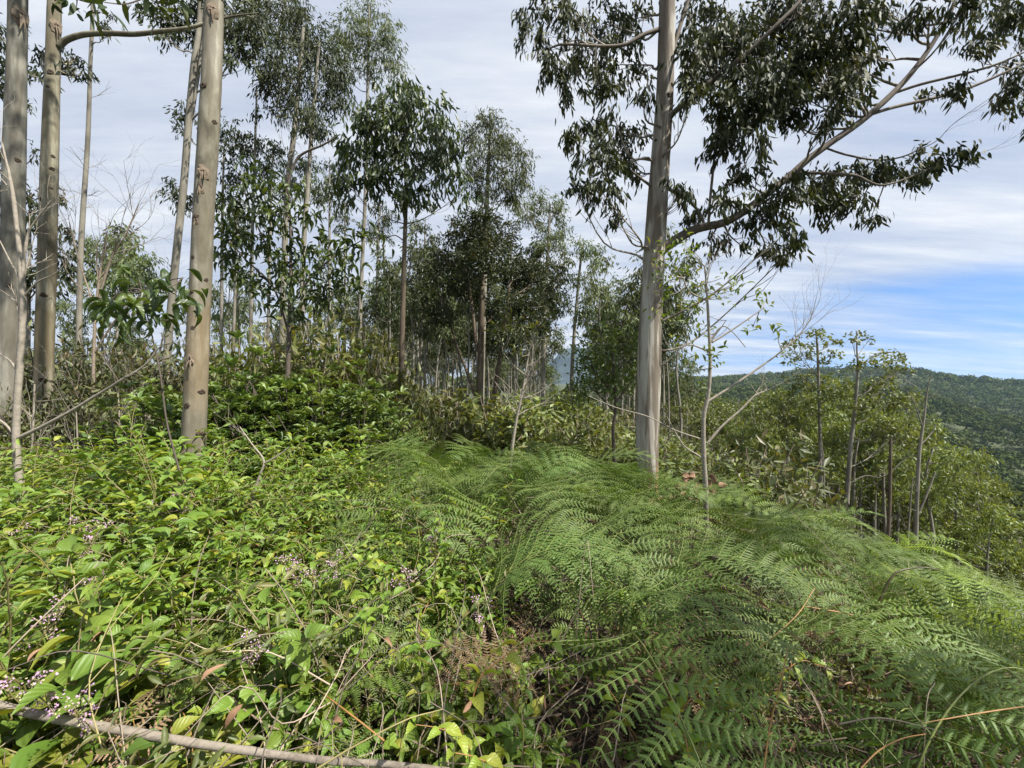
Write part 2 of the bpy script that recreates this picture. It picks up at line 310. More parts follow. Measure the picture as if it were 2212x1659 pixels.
M['knot'] = plain_mat('knot_bark', (.075, .05, .034), .9, .5, 30)
M['knot_pale'] = plain_mat('torn_bark', (.22, .17, .12), .9, .5, 30)

# ------------------------------------------------------------------ terrain
RR = np.array([0, 2, 4, 6, 8, 12, 20, 40, 80, 150, 200, 300, 450, 570, 800, 1150, 1700, 3000, 12000.])
TT = np.array([-180, -90, -52, -25, 0, 19, 32, 42, 52, 90, 130, 180.])
GZ = np.array([
 [0, .05, .1, .15, .2, .3, .4, 0, -4, -10, -14, -20, -20, -15, -5, 5, 0, 0, 0],
 [0, .05, .2, .1, .0, -.05, -.2, -1, -4, -10, -14, -20, -20, -15, -5, 5, 0, 0, 0],
 [0, .06, .30, .2, .05, -.1, -.3, -1, -4, -10, -14, -20, -20, -15, -8, 0, 0, 0, 0],
 [0, .05, .30, .18, .0, -.25, -.6, -1.6, -5, -15, -20, -28, -28, -22, -12, -6, -6, -4, 0],
 [0, .0, .16, .0, -.36, -.75, -1.3, -2.7, -7, -20, -27, -36, -34, -28, -12, -8, -8, -6, 0],
 [0, -.06, .03, -.18, -.55, -1.0, -1.8, -4.2, -12, -28, -34, -42, -34, -22, -6, 0, -6, -6, 0],
 [0, -.12, -.15, -.45, -1.0, -2.3, -5.0, -11, -21, -34, -38, -36, -22, -8, -22, 16, 0, 0, 0],
 [0, -.2, -.38, -.78, -1.4, -3.4, -7.0, -15, -28, -40, -42, -40, -26, -11, -48, 23, 2, 0, 0],
 [0, -.28, -.6, -1.1, -1.7, -4.0, -8.5, -18, -32, -42, -38, -58, -55, -38, -75, -4, 0, 0, 0],
 [0, -.35, -.8, -1.4, -2.2, -4.5, -9, -20, -36, -50, -50, -60, -60, -50, -60, -10, 0, 0, 0],
 [0, -.2, -.5, -.8, -1.2, -2.5, -6, -14, -28, -45, -48, -50, -50, -40, -20, 5, 0, 0, 0],
 [0, .05, .1, .15, .2, .3, .4, 0, -4, -10, -14, -20, -20, -15, -5, 5, 0, 0, 0.]])
def hash_noise(x, y, s):
    return np.sin(x * s * 1.3 + 1.7 * np.sin(y * s * .9 + 1)) * np.cos(y * s * 1.1 + 1.3 * np.sin(x * s * .7 + 2))
def G(x, y):
    x = np.asarray(x, float); y = np.asarray(y, float)
    r = np.hypot(x, y); th = np.degrees(np.arctan2(x, y))
    def idx(A, a):
        i = np.clip(np.searchsorted(A, a, side='right') - 1, 0, len(A) - 2); t = np.clip((a - A[i]) / (A[i + 1] - A[i]), 0, 1); return i, t
    i, t = idx(TT, th); t = t * t * (3 - 2 * t)
    j, s = idx(RR, r)
    z = (GZ[i, j] * (1 - t) + GZ[i + 1, j] * t) * (1 - s) + (GZ[i, j + 1] * (1 - t) + GZ[i + 1, j + 1] * t) * s
    k = np.clip((r - 1) / 6, 0, 1)
    return z + .07 * k * hash_noise(x, y, 1.1) + .3 * np.clip((r - 12) / 30, 0, 1) * hash_noise(x, y, .21) + np.clip((r - 120) / 400, 0, 1) * (3 * hash_noise(x, y, .021) + 7 * hash_noise(x + 90, y, .0085))
th = np.concatenate([np.arange(-180, -60, 3.), np.arange(-60, 60, .6), np.arange(60, 180, 3.)]); rad = np.concatenate([[0.05], np.geomspace(.3, 4200, 170)])
TH, RD = np.meshgrid(np.radians(th), rad, indexing='ij'); gx, gy = RD * np.sin(TH), RD * np.cos(TH); gz = G(gx, gy)
nT, nR = gx.shape; i, j = np.meshgrid(np.arange(nT), np.arange(nR - 1), indexing='ij'); i2 = (i + 1) % nT
F = np.stack([i * nR + j, i * nR + j + 1, i2 * nR + j + 1, i2 * nR + j], -1).reshape(-1, 4)
gm, t = base_mat('forest_floor'); g = nd(t, 'ShaderNodeTexCoord')
a = nd(t, 'ShaderNodeTexNoise'); a.inputs['Scale'].default_value = 9; a.inputs['Detail'].default_value = 8; a.inputs['Roughness'].default_value = .7; ln(t, g.outputs['Object'], a.inputs[0])
b = nd(t, 'ShaderNodeTexNoise'); b.inputs['Scale'].default_value = .35; b.inputs['Detail'].default_value = 6; ln(t, g.outputs['Object'], b.inputs[0])
c1 = ramp(t, a.outputs[0], [(.3, (.010, .007, .005)), (.5, (.028, .019, .012)), (.7, (.07, .048, .03))])
c2 = ramp(t, b.outputs[0], [(.35, (.035, .05, .018)), (.65, (.06, .07, .025))])
ge = nd(t, 'ShaderNodeNewGeometry'); l = nd(t, 'ShaderNodeVectorMath', operation='LENGTH'); ln(t, ge.outputs['Position'], l.inputs[0])
mr = nd(t, 'ShaderNodeMapRange'); ln(t, l.outputs['Value'], mr.inputs[0]); mr.inputs[1].default_value = 8; mr.inputs[2].default_value = 40
mx = nd(t, 'ShaderNodeMix', data_type='RGBA'); ln(t, mr.outputs[0], mx.inputs['Factor']); ln(t, c1, mx.inputs['A']); ln(t, c2, mx.inputs['B'])
p = nd(t, 'ShaderNodeBsdfPrincipled'); ln(t, mx.outputs['Result'], p.inputs['Base Color']); p.inputs['Roughness'].default_value = .95
bp = nd(t, 'ShaderNodeBump'); bp.inputs['Strength'].default_value = .8; bp.inputs['Distance'].default_value = .04; ln(t, a.outputs[0], bp.inputs['Height']); ln(t, bp.outputs[0], p.inputs['Normal'])
o = nd(t, 'ShaderNodeOutputMaterial'); ln(t, p.outputs[0], o.inputs[0])
mb = MB(); mb.add(np.stack([gx, gy, gz], -1).reshape(-1, 3), F, None, None, 0, True)
tag(mb.build('ground', gm), kind='structure')

# mountain far behind the plantation, the blue of distant haze put into its colour
mb = MB(); mc = at(1240, 829, 2600)
na, nr = 96, 40; aa, rr_ = np.meshgrid(np.linspace(0, 2 * np.pi, na, endpoint=False), np.linspace(0, 1, nr), indexing='ij')
prof = np.interp(rr_, [0, .1, .2, .3, .42, .6, 1], [1, .985, .93, .80, .52, .25, 0])
rad_ = rr_ * (430 + 90 * np.sin(3 * aa + 1) + 40 * np.sin(7 * aa))
mxx = mc[0] + rad_ * np.cos(aa); myy = mc[1] + rad_ * np.sin(aa)
mzz = -20 + 245 * prof * (1 + .05 * np.sin(aa * 5 + rr_ * 10) + .03 * np.sin(aa * 11)) + 5 * hash_noise(mxx, myy, .03) * (prof > .02)
i, j = np.meshgrid(np.arange(na), np.arange(nr - 1), indexing='ij'); i2 = (i + 1) % na
F = np.stack([i * nr + j, i * nr + j + 1, i2 * nr + j + 1, i2 * nr + j], -1).reshape(-1, 4)
mb.add(np.stack([mxx, myy, mzz], -1).reshape(-1, 3), F, None, None, 0, True)
M['haze_blue'] = plain_mat('mountain_haze_blue', (.035, .055, .06), .95, .5, .012)
tag(mb.build('mountain', M['haze_blue']), kind='structure')

# ------------------------------------------------------------------ trees
def fill_clump(mb, c, rad3, kind, L, W, n, droop=.8, per=9, tight=.6, out_bias=.4, rnd0=None):
    """leaves of one clump of a crown, gathered on short twigs; returns the twig centres"""
    m = max(3, int(n / per)); d = rvec(m) * (rng.random((m, 1)) ** .45); S = np.asarray(c) + d * np.asarray(rad3)
    k = rng.poisson(per, m) + 1; idx = np.repeat(np.arange(m), k); N = len(idx)
    sp = L * tight * (1 + .5 * rng.random((N, 1)))
    tw = unit(d + rvec(m) * .5 + np.array([0, 0, -.2]))
    P = S[idx] + tw[idx] * (rng.random((N, 1)) - .5) * sp * 3 + rng.normal(size=(N, 3)) * sp * .42
    D = unit(np.array([0, 0, -1.]) * droop + tw[idx] * out_bias + rvec(N) * .55)
    r0 = rng.random(m) * .8 if rnd0 is None else rnd0 + rng.random(m) * .3
    leaves(mb, kind, P, D, rvec(N), L * (.65 + .6 * rng.random(N)), W * (.8 + .4 * rng.random(N)), (r0[idx] + rng.random(N) * .25) % 1.0)
    return S
def limb_curve(tp, c, lift=.25):
    v = c - tp; h = np.linalg.norm(v); mid = tp + v * .5 + np.array([0, 0, -lift * h * .35]) + rng.normal(size=3) * .05 * h
    q1 = tp + v * .22 + np.array([0, 0, -.04 * h]) + rng.normal(size=3) * .03 * h
    return catmull([tp, q1, mid, c], 4)
def trunk_from(px, Yd, sub=5, main=None):
    P = []; r = []
    for q in px:
        yy = Yd + (q[3] if len(q) > 3 else 0); P.append(at(q[0], q[1], yy)); r.append(q[2] * yy / FPX / 2 / math.hypot(1, (q[0] - 1106) / FPX))
    P = np.array(P); r = np.array(r); g = float(G(P[-1, 0], P[-1, 1]))
    if P[-1, 2] > g - .1 and (main is None or np.min(np.linalg.norm(main - P[-1], axis=1)) > .35): P = np.vstack([P, [P[-1, 0], P[-1, 1], g - .15]]); r = np.append(r, r[-1] * 1.3)
    L = np.arange(len(P)); C = catmull(P, sub); rr = np.interp(np.linspace(0, len(P) - 1, len(C)), L, r); return C, rr
def tree(name, label, Yd, trunks, clumps, leaf=('gum0', .2, .045), cov=1.5, mat='gum', bark='bark_thin', droop=.8, group=None, limbs=True, dY=.8, sides=8,
         branches=(), limb_r=.02, cat='tree', tight=.6, per=12, twigs=True, grow=1.1, bump=0., bare=0):
    C0, r0 = trunk_from(trunks[0], Yd); base = C0[-1]; root = thing(name, label, cat, base, group)
    TR = []
    for k, tk in enumerate(trunks):
        C, r = (C0, r0) if k == 0 else trunk_from(tk, Yd, 5, C0); TR.append((C, r)); mb = MB(); tube(mb, C, r, sides, bump=bump)
        if k == 0: trunk_mb = mb
        else: trunk_mb.merge(mb)
    for br in branches:
        P = np.array([at(q[0], q[1], Yd + q[3]) for q in br]); C = catmull(P, 6); r = np.interp(np.linspace(0, len(br) - 1, len(C)), np.arange(len(br)), [q[2] * (Yd + q[3]) / FPX / 2 for q in br])
        b = MB(); tube(b, C, r, 8, bump=bump * .5); b.build('branch', M['limb_bark' if bark == 'bark_peel' else bark], root, base); TR.append((C, r))
    allP = np.vstack([t[0] for t in TR]); allr = np.concatenate([t[1] for t in TR])
    cr = MB(); kind, L, W = leaf; lp = L * FPX / Yd * W * FPX / Yd * (.55 if kind != 'gum0' else .5)
    for q in clumps:
        px, py, rx, ry = q[:4]; dy = q[4] if len(q) > 4 else (rng.random() - .5) * 2 * dY; yy = Yd + dy
        c = at(px, py, yy); R3 = np.array([rx * yy / FPX, (rx + ry) / 2 * yy / FPX, ry * yy / FPX])
        n = 1.45 * cov * math.pi * rx * ry / lp; R3 = R3 * grow; S = fill_clump(cr, c, R3, kind, L, W, n * (1.08 if Yd == E and px > 1450 else 1), droop, per, tight)
        if limbs:
            hd = np.hypot(allP[:, 0] - c[0], allP[:, 1] - c[1]); cost = np.linalg.norm(allP - c, axis=1) + 1.5 * np.abs((c[2] - allP[:, 2]) - .7 * hd) * (hd > .05)
            k = int(np.argmin(cost)); tp = allP[k]; Cc = limb_curve(tp, c); r1 = min(limb_r, allr[k] * .7)
            tube(trunk_mb, Cc, np.linspace(r1, r1 * .3, len(Cc)), 5)
            if twigs:
                for s in S[rng.choice(len(S), min(len(S), 9), replace=False)]:
                    a_ = Cc[rng.integers(len(Cc) // 2, len(Cc))]; cc = limb_curve(a_, s, .1)[::2]; tube(trunk_mb, cc, np.linspace(r1 * .35, r1 * .12, len(cc)), 3)
    for _ in range(bare):   # dead bare side twigs below the crown
        k = rng.integers(len(C0) // 5, int(len(C0) * .75)); a_ = C0[k]; ang = rng.random() * 6.28; ll = (.5 + rng.random()) * Yd * .045
        e = a_ + np.array([math.cos(ang) * ll, math.sin(ang) * ll, ll * (.3 + rng.random() * .8)]); cc = limb_curve(a_, e, .3)
        tube(trunk_mb, cc, np.linspace(.008, .003, len(cc)), 3)
        for _ in range(3):
            s0 = cc[rng.integers(4, len(cc))]; s1 = s0 + (e - a_) * .4 + rng.normal(size=3) * ll * .25; tube(trunk_mb, np.array([s0, (s0 + s1) / 2 + rng.normal(size=3) * .03 * ll, s1]), np.array([.004, .003, .002]), 3)
    trunk_mb.build('trunk', M[bark], root, base)
    if cr.n: cr.build('crown', M[mat], root, base)
    return root, C0, r0
def knots(root, C, r, items, Yd, pale=True):
    """branch scars and torn bark on a trunk: (px, py, size px, tall)"""
    base = np.array(root.location)
    for px, py, s, tall in items:
        zt = EYE + (829.5 - py) / FPX * Yd; k = int(np.argmin(np.abs(C[:, 2] - zt))); rad = r[k]; cx_ = C[k, 0]
        x = (px - 1106) / FPX * (Yd - rad * .8); off = max(-.92, min(.92, (x - cx_) / rad)); dy = -math.sqrt(1 - off * off)
        n = np.array([off, dy, 0]); p = np.array([cx_ + off * rad, C[k, 1] + dy * rad, zt]); t = np.array([-dy, off, 0]); sz = s * Yd / FPX / 2 * (.8 if tall <= 1.3 else .85)
        m = MB(); A = np.linspace(0, 2 * np.pi, 11, endpoint=False)
        rings = []
        for q, (ra, h) in enumerate([(1.5, -.02), (1.2, .16), (.85, .42), (.55, .38), (.3, .12)]):
            w = ra * sz * (1 + .75 * (rng.random(11) - .5)); rings.append(p + t * (np.cos(A) * w)[:, None] + np.array([0, 0, 1]) * (np.sin(A) * w * tall)[:, None] + n * (h * sz + (rng.random(11) - .5)[:, None] * sz * .3 * (q > 0)))
        V = np.vstack(rings); F = np.array([[q * 11 + a_, q * 11 + (a_ + 1) % 11, (q + 1) * 11 + (a_ + 1) % 11, (q + 1) * 11 + a_] for q in range(4) for a_ in range(11)])
        m.add(V, F); m.add(np.vstack([rings[-1], p]), np.array([[a_, (a_ + 1) % 11, 11] for a_ in range(11)]))
        if tall > 1.3:   # a torn strip hanging under the scar
            for _ in range(3):
                q0 = p + n * sz * .5 + t * sz * (rng.random() - .5); q1 = q0 + np.array([0, 0, -sz * (2.5 + 2 * rng.random())]) + t * sz * (rng.random() - .5) * 2 + n * sz * .5
                tube(m, np.array([q0, (q0 + q1) / 2 + n * sz * .3, q1]), np.array([.3, .25, .1]) * sz, 4)
        m.build('knot', M['knot_pale'] if tall > 1.3 else M['knot'], root, base)

E = 6.0
# --- tall foreground eucalypts
tA, CA, rA = tree('eucalyptus_tree', 'thick grey trunk at the far left edge of the picture, leftmost of the tall trunks', 6.0,
    [[(60, -1300, 14), (50, -600, 34), (40, -60, 46), (37, 120, 48), (32, 300, 54), (26, 600, 58), (16, 800, 60), (8, 1010, 64)]],
    [(0, -1200, 200, 120), (180, -1050, 150, 90), (-120, -900, 160, 90), (200, -700, 90, 60)], ('gum', .14, .03), .9, 'gum', 'bark_gray', dY=1.0, sides=26, limb_r=.05, bump=.03)
knots(tA, CA, rA, [(40, 40, 20, 1.5), (30, 350, 8, 1), (20, 620, 8, 1)], 6.0)
tB, CB, rB = tree('eucalyptus_tree', 'mottled grey trunk with brown stained foot and a long curved limb, second from the left', 6.8,
    [[(150, -1200, 10), (135, -600, 24), (120, -60, 33), (117, 40, 34), (113, 180, 37), (108, 330, 42), (101, 600, 46), (96, 760, 46), (92, 960, 48)]],
    [(165, 125, 26, 22), (172, 165, 17, 24), (88, 130, 20, 30), (150, 150, 22, 28), (160, -900, 130, 90), (300, -750, 100, 60), (60, -1000, 110, 80), (480, 22, 35, 22), (550, 40, 35, 25)],
    ('gum', .12, .026), .9, 'gum', 'bark_mossy', dY=.6, sides=24, limb_r=.03, bump=.03,
    branches=[[(128, 100, 12, 0), (145, 86, 11, 0), (180, 75, 10.5, 0), (230, 72, 10, 0), (290, 74, 9.5, 0), (345, 68, 8.5, 0), (400, 62, 7.5, 0), (440, 52, 6.5, .05), (500, 36, 4, .1), (560, 28, 2, .1)]])
knots(tB, CB, rB, [(118, 62, 14, 1.5), (110, 163, 9, 1), (120, 340, 6, 1), (112, 368, 8, 1), (90, 437, 8, 1), (115, 410, 5, 1), (90, 820 - 0, 7, 1), (95, 640, 9, 1), (105, 195, 5, 1)], 6.8)
tC, CC, rC = tree('eucalyptus_tree', 'thick smooth tan trunk with dark branch scars rising from the leafy undergrowth', 4.3,
    [[(505, -1600, 12), (485, -700, 28), (466, -60, 42), (463, 0, 43), (458, 150, 46), (450, 300, 49), (441, 440, 48), (434, 600, 50), (427, 750, 53), (421, 900, 55), (414, 1060, 60)]],
    [(520, -1400, 220, 140), (650, -1150, 150, 100), (350, -1200, 150, 100)], ('gum', .14, .03), .8, 'gum', 'bark_tan', dY=1.0, sides=36, limb_r=.04, bump=.04)
knots(tC, CC, rC, [(461, 36, 15, 1.5), (442, 199, 12, 1.0), (461, 268, 9, 1.1), (441, 382, 16, 1.6), (436, 415, 12, 1.5), (425, 480, 13, 1.2), (427, 476 + 10, 9, 1.5), (419, 560 + 1, 7, 1), (416, 635, 9, .9), (452, 607, 7, 1), (420, 711, 8, 1), (414, 780, 15, 1.5),
    (438, 846, 11, .8), (407, 875, 11, 1), (433, 937, 14, .8), (397, 958, 12, .8), (412, 1020, 11, .8)], 4.3)
tree('eucalyptus_tree', 'very thin bare trunk standing between the second tall trunk and the open sky', 9.5,
    [[(206, -500, 6), (201, -20, 9), (195, 150, 9.5), (190, 300, 11.5), (180, 450, 13), (174, 560, 14), (171, 720, 15), (168, 900, 16)]],
    [(228, 60, 24, 14), (245, 35, 14, 12), (205, -400, 120, 80)], ('gum', .13, .03), .9, 'gum', 'bark_thin', dY=.3, bare=10, limb_r=.015)
tree('eucalyptus_tree', 'leaning slim twin trunk just left of the smooth tan trunk, its crown at the top', 8.6,
    [[(440, -200, 9), (432, 40, 13), (420, 140, 17), (408, 260, 17), (398, 390, 17), (384, 520, 18), (372, 640, 18), (362, 760, 19), (355, 900, 20)],
     [(452, -200, 6), (445, 30, 7), (436, 110, 8), (423, 200, 8), (408, 300, 7)]],
    [(385, 50, 45, 30), (440, 85, 40, 30), (500, 60, 40, 45), (545, 55, 30, 40), (350, 70, 22, 18), (520, 110, 30, 30), (410, 20, 50, 30), (330, 15, 30, 18), (460, 15, 50, 25), (495, 135, 20, 12)],
    ('gum', .14, .032), 1.5, 'gum', 'bark_thin', dY=.6, limb_r=.022)

# --- the big spreading eucalypt on the right
big_clumps = [(1160, 35, 42, 34), (1225, 30, 55, 42), (1300, 50, 55, 48), (1375, 40, 40, 42), (1260, 110, 60, 42), (1190, 130, 34, 34), (1340, 140, 52, 50), (1225, 175, 42, 42), (1390, 200, 20, 38), (1290, 185, 45, 30), (1135, 60, 18, 26), (1170, 80, 25, 22),
 (1262, 280, 45, 32), (1335, 285, 50, 34), (1290, 345, 66, 50), (1360, 350, 28, 52), (1245, 410, 28, 28), (1300, 415, 50, 26), (1335, 470, 12, 14), (1230, 300, 20, 28), (1320, 235, 30, 14),
 (1500, 30, 40, 50), (1560, 50, 56, 60), (1640, 70, 66, 64), (1700, 140, 70, 60), (1730, 30, 60, 52), (1810, 50, 56, 62), (1855, 110, 40, 62), (1890, 15, 34, 30), (1600, 150, 66, 56), (1520, 170, 46, 46), (1560, 240, 54, 42), (1640, 230, 56, 44), (1745, 215, 56, 46), (1820, 200, 40, 44), (1555, 310, 46, 32), (1490, 225, 26, 36), (1640, 300, 30, 30), (1700, 250, 40, 30),
 (1600, 385, 46, 28), (1570, 430, 40, 26), (1660, 180, 60, 60), (1600, 90, 60, 60), (1780, 130, 60, 50), (1680, 30, 60, 50), (1540, 110, 50, 50), (1500, 90, 40, 50), (1590, 280, 60, 40), (1680, 200, 60, 40), (1760, 90, 60, 60), (1860, 60, 45, 50), (1830, 160, 50, 50), (1790, 250, 40, 26), (1680, 415, 66, 36), (1760, 430, 56, 36), (1640, 475, 54, 32), (1700, 500, 36, 20), (1835, 385, 66, 30), (1900, 365, 54, 26), (1960, 385, 52, 28), (1840, 440, 64, 24), (1880, 478, 22, 20), (2035, 350, 40, 22), (2088, 328, 22, 10), (1980, 345, 34, 18), (1655, 545, 40, 20), (1600, 530, 36, 16), (1480, 410, 26, 34), (1500, 470, 34, 24), (1750, 385, 50, 20), (1530, 520, 35, 22), (1690, 560, 25, 14),
 (2010, 15, 56, 26), (2080, 15, 46, 34), (2150, 50, 56, 42), (2200, 30, 46, 54), (2195, 175, 26, 44), (2195, 230, 22, 20), (2060, 190, 40, 22), (2010, 198, 28, 16), (2115, 110, 34, 22), (1940, 60, 26, 18), (2240, 110, 40, 70), (2260, 250, 50, 40),
 (1400, -220, 90, 60), (1300, -350, 110, 70), (1450, -800, 130, 100)]
tE, CE, rE = tree('eucalyptus_tree', 'big spreading eucalyptus with peeling pale trunk and dark drooping foliage, right of centre', E,
    [[(1470, -900, 12), (1456, -450, 26), (1443, -60, 35), (1440, 60, 36), (1436, 200, 38), (1426, 350, 42), (1418, 470, 46), (1411, 580, 47), (1405, 700, 50), (1400, 850, 54), (1398, 960, 50), (1400, 1060, 44)]],
    big_clumps, ('gum', .125, .031), 1.5, 'gum', 'bark_peel', dY=.7, sides=34, limb_r=.022, bump=.04, per=20, tight=.62, droop=1.05,
    branches=[
     [(1425, 540, 22, 0), (1450, 525, 22, 0), (1500, 496, 19, 0), (1560, 482, 17, 0), (1600, 462, 16, 0), (1650, 424, 15, 0), (1700, 385, 14, 0), (1745, 345, 14, 0), (1795, 308, 13, 0), (1860, 262, 13, 0), (1925, 205, 12, 0), (1975, 150, 11, 0), (2020, 85, 9, 0), (2060, 10, 8, 0), (2080, -60, 7, 0), (2100, -160, 3, 0)],
     [(1438, 285, 12, 0), (1450, 250, 12, -.1), (1490, 215, 12, -.2), (1560, 158, 11, -.3), (1620, 110, 10, -.4), (1680, 52, 9, -.5), (1730, 0, 8, -.5), (1770, -60, 6, -.5), (1820, -140, 2, -.5)],
     [(1430, 62, 10, 0), (1390, 75, 8, -.1), (1350, 96, 7, -.2), (1300, 100, 6, -.3), (1215, 96, 5, -.4), (1180, 110, 2, -.4)],
     [(1440, 150, 10, 0), (1462, 80, 9, .1), (1480, 20, 8, .2), (1500, -40, 7, .2), (1530, -160, 3, .2)],
     [(1415, 408, 8, 0), (1390, 390, 5, -.1), (1350, 360, 4, -.2), (1310, 340, 2, -.3)],
     [(1530, 488, 6, 0), (1534, 430, 6, 0), (1541, 360, 5.5, 0), (1548, 290, 5, 0), (1562, 220, 3, 0)],
     [(1430, 400, 7, 0), (1460, 418, 6, .1), (1490, 436, 6, .1), (1512, 462, 6, .1), (1522, 488, 6, 0)],
     [(1878, 248, 7, 0), (1930, 232, 7, .1), (2000, 216, 6.5, .2), (2070, 198, 6, .3), (2130, 175, 5.5, .3), (2212, 138, 5, .3), (2300, 100, 2, .3)],
     [(1935, 200, 6, 0), (1990, 182, 6, -.1), (2080, 160, 5, -.2), (2150, 140, 5, -.3), (2230, 105, 3, -.3)],
     [(1716, 374, 7, 0), (1760, 374, 6, -.1), (1810, 376, 6, -.2), (1850, 380, 5.5, -.2), (1900, 400, 4.5, -.3), (1960, 385, 3.5, -.3), (2050, 345, 1.5, -.3)],
     [(1778, 318, 4, 0), (1830, 335, 4, .1), (1900, 346, 3.5, .2), (1960, 335, 3, .3), (2010, 305, 2, .3)],
     [(1450, 110, 8, 0), (1475, 118, 7, -.2), (1510, 130, 6, -.4), (1560, 160, 2, -.5)]])
knots(tE, CE, rE, [(1443, 218, 8, 1), (1418, 310, 5, 1), (1450, 270, 7, 1)], E)

# --- a tall eucalypt beside the camera, whose airy crown throws broken shade over the bracken
root = thing('eucalyptus_tree', 'tall airy eucalyptus standing beside the camera beyond the right edge', 'tree', (7.4, -1.6, float(G(7.4, -1.6)) - .1)); b0 = np.array(root.location); tm = MB(); cr = MB()
C = catmull(np.array([b0, b0 + [0, 0, 3.], b0 + [-.2, .1, 7.], b0 + [-.3, .3, 11.5]]), 8); tube(tm, C, np.linspace(.17, .04, len(C)), 16)
for x_, y_, z_, q_ in [(6.2, -.9, 7.6, .65), (7.1, .2, 8.4, .5), (7.9, -.7, 8.0, .5), (5.2, -.6, 7.0, .42), (7.4, 1.3, 7.6, .42), (8.8, .3, 7.4, .5), (6.8, -1.8, 9.8, .7), (7.6, -2.2, 11, .7), (8.3, 1.6, 8.6, .55)]:
    c = np.array([x_, y_, z_]); k = int(np.argmin(np.abs(C[:, 2] - (z_ - 1.2)))); cc = limb_curve(C[k], c); tube(tm, cc, np.linspace(.035, .01, len(cc)), 5); fill_clump(cr, c, (q_, q_, q_ * .8), 'gum', .13, .032, 430, 1.0, 16)
tm.build('trunk', M['bark_thin'], root, b0); cr.build('crown', M['gum'], root, b0)

# --- trees of the middle ground
GF = ('gum0', .20, .05)
tree('eucalyptus_tree', 'tall slim eucalyptus with an airy rounded crown, highest crown left of centre', 16,
    [[(797, 10, 3), (797, 70, 5), (795, 160, 7), (790, 400, 8), (781, 600, 9), (776, 740, 11), (775, 870, 12)]],
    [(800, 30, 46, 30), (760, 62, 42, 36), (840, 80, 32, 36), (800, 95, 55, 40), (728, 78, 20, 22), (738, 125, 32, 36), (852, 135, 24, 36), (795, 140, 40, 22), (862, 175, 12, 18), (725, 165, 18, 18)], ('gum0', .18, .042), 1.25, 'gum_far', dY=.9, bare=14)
tree('eucalyptus_tree', 'large dark eucalyptus crown behind the tan trunk, touching the top edge of the picture', 12,
    [[(655, 60, 8), (646, 180, 10), (634, 300, 12), (620, 420, 13), (612, 650, 15), (606, 880, 17)], [(690, 90, 6), (676, 250, 9), (664, 420, 10), (655, 560, 12), (650, 880, 13)]],
    [(620, 20, 56, 36), (560, 30, 40, 36), (660, 85, 60, 50), (590, 105, 46, 46), (700, 140, 46, 56), (640, 185, 60, 44), (580, 175, 32, 36), (722, 215, 30, 40), (665, 250, 48, 34), (690, 285, 34, 18), (742, 180, 24, 44), (600, 235, 20, 22), (640, 55, 40, 40)],
    ('gum0', .2, .042), 1.7, 'gum', dY=.9, bare=16)
tree('eucalyptus_tree', 'young eucalyptus with large dark hanging leaves and a straight dark brown stem, left of centre', 8.6,
    [[(872, 250, 4), (874, 340, 6), (877, 420, 8), (872, 600, 11), (867, 800, 13), (864, 980, 14)]],
    [(868, 225, 52, 38), (805, 262, 46, 36), (935, 262, 40, 36), (775, 325, 40, 36), (870, 310, 76, 54), (958, 315, 40, 44), (812, 385, 56, 36), (920, 388, 54, 34), (992, 372, 22, 28), (738, 385, 26, 26), (880, 425, 36, 16), (1008, 410, 16, 16), (762, 435, 20, 12), (880, 190, 24, 18), (930, 225, 20, 14)],
    ('bush', .21, .055), 1.9, 'gum_big', 'bark_dark', dY=.5, grow=1.25, per=9, droop=1.1, bare=14, limb_r=.015)
tree('eucalyptus_tree', 'green rounded eucalyptus crown standing alone against the sky in the centre', 17,
    [[(1060, 250, 4), (1056, 330, 7), (1052, 440, 9), (1046, 620, 11), (1040, 880, 12)]],
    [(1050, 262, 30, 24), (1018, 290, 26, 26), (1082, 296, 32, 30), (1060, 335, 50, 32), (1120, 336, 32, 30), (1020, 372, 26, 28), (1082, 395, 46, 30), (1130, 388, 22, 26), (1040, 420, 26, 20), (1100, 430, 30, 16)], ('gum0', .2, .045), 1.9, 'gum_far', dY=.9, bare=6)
tree('eucalyptus_tree', 'airy olive green crown just below and right of the lone rounded crown', 19,
    [[(1188, 440, 4), (1185, 520, 6), (1178, 650, 8), (1172, 880, 10)]],
    [(1170, 430, 32, 20), (1200, 458, 28, 28), (1150, 468, 36, 28), (1192, 508, 32, 24), (1120, 440, 20, 22), (1216, 498, 18, 22), (1170, 535, 24, 14), (1215, 535, 18, 14)], ('gum0', .2, .045), 1.5, 'gum_far', dY=.9, bare=4)
tree('dense_tree', 'dense dark olive tree with several stems and a rounded crown near the centre', 11,
    [[(1046, 470, 5), (1042, 600, 10), (1040, 700, 13), (1036, 850, 16), (1032, 1010, 20)], [(1100, 620, 5), (1090, 700, 8), (1068, 850, 11), (1046, 960, 13), (1036, 1005, 13)], [(955, 640, 4), (985, 740, 5), (1015, 820, 7), (1034, 880, 8)], [(1000, 560, 5), (1018, 650, 6), (1030, 760, 8)]],
    [(1040, 470, 42, 22), (1010, 505, 50, 36), (1075, 515, 46, 42), (1050, 560, 70, 46), (960, 560, 44, 30), (930, 590, 34, 26), (918, 640, 30, 36), (1000, 620, 56, 32), (1110, 590, 56, 36), (1160, 600, 40, 36), (1180, 640, 30, 30), (1130, 660, 56, 30), (1060, 670, 50, 26), (950, 680, 34, 22), (1100, 730, 44, 26), (1170, 700, 34, 24), (1200, 610, 16, 22)],
    ('bush', .13, .038), 2.1, 'dense', 'bark_dark', droop=.15, dY=1.0, per=10, tight=.6, grow=.98, limb_r=.03)
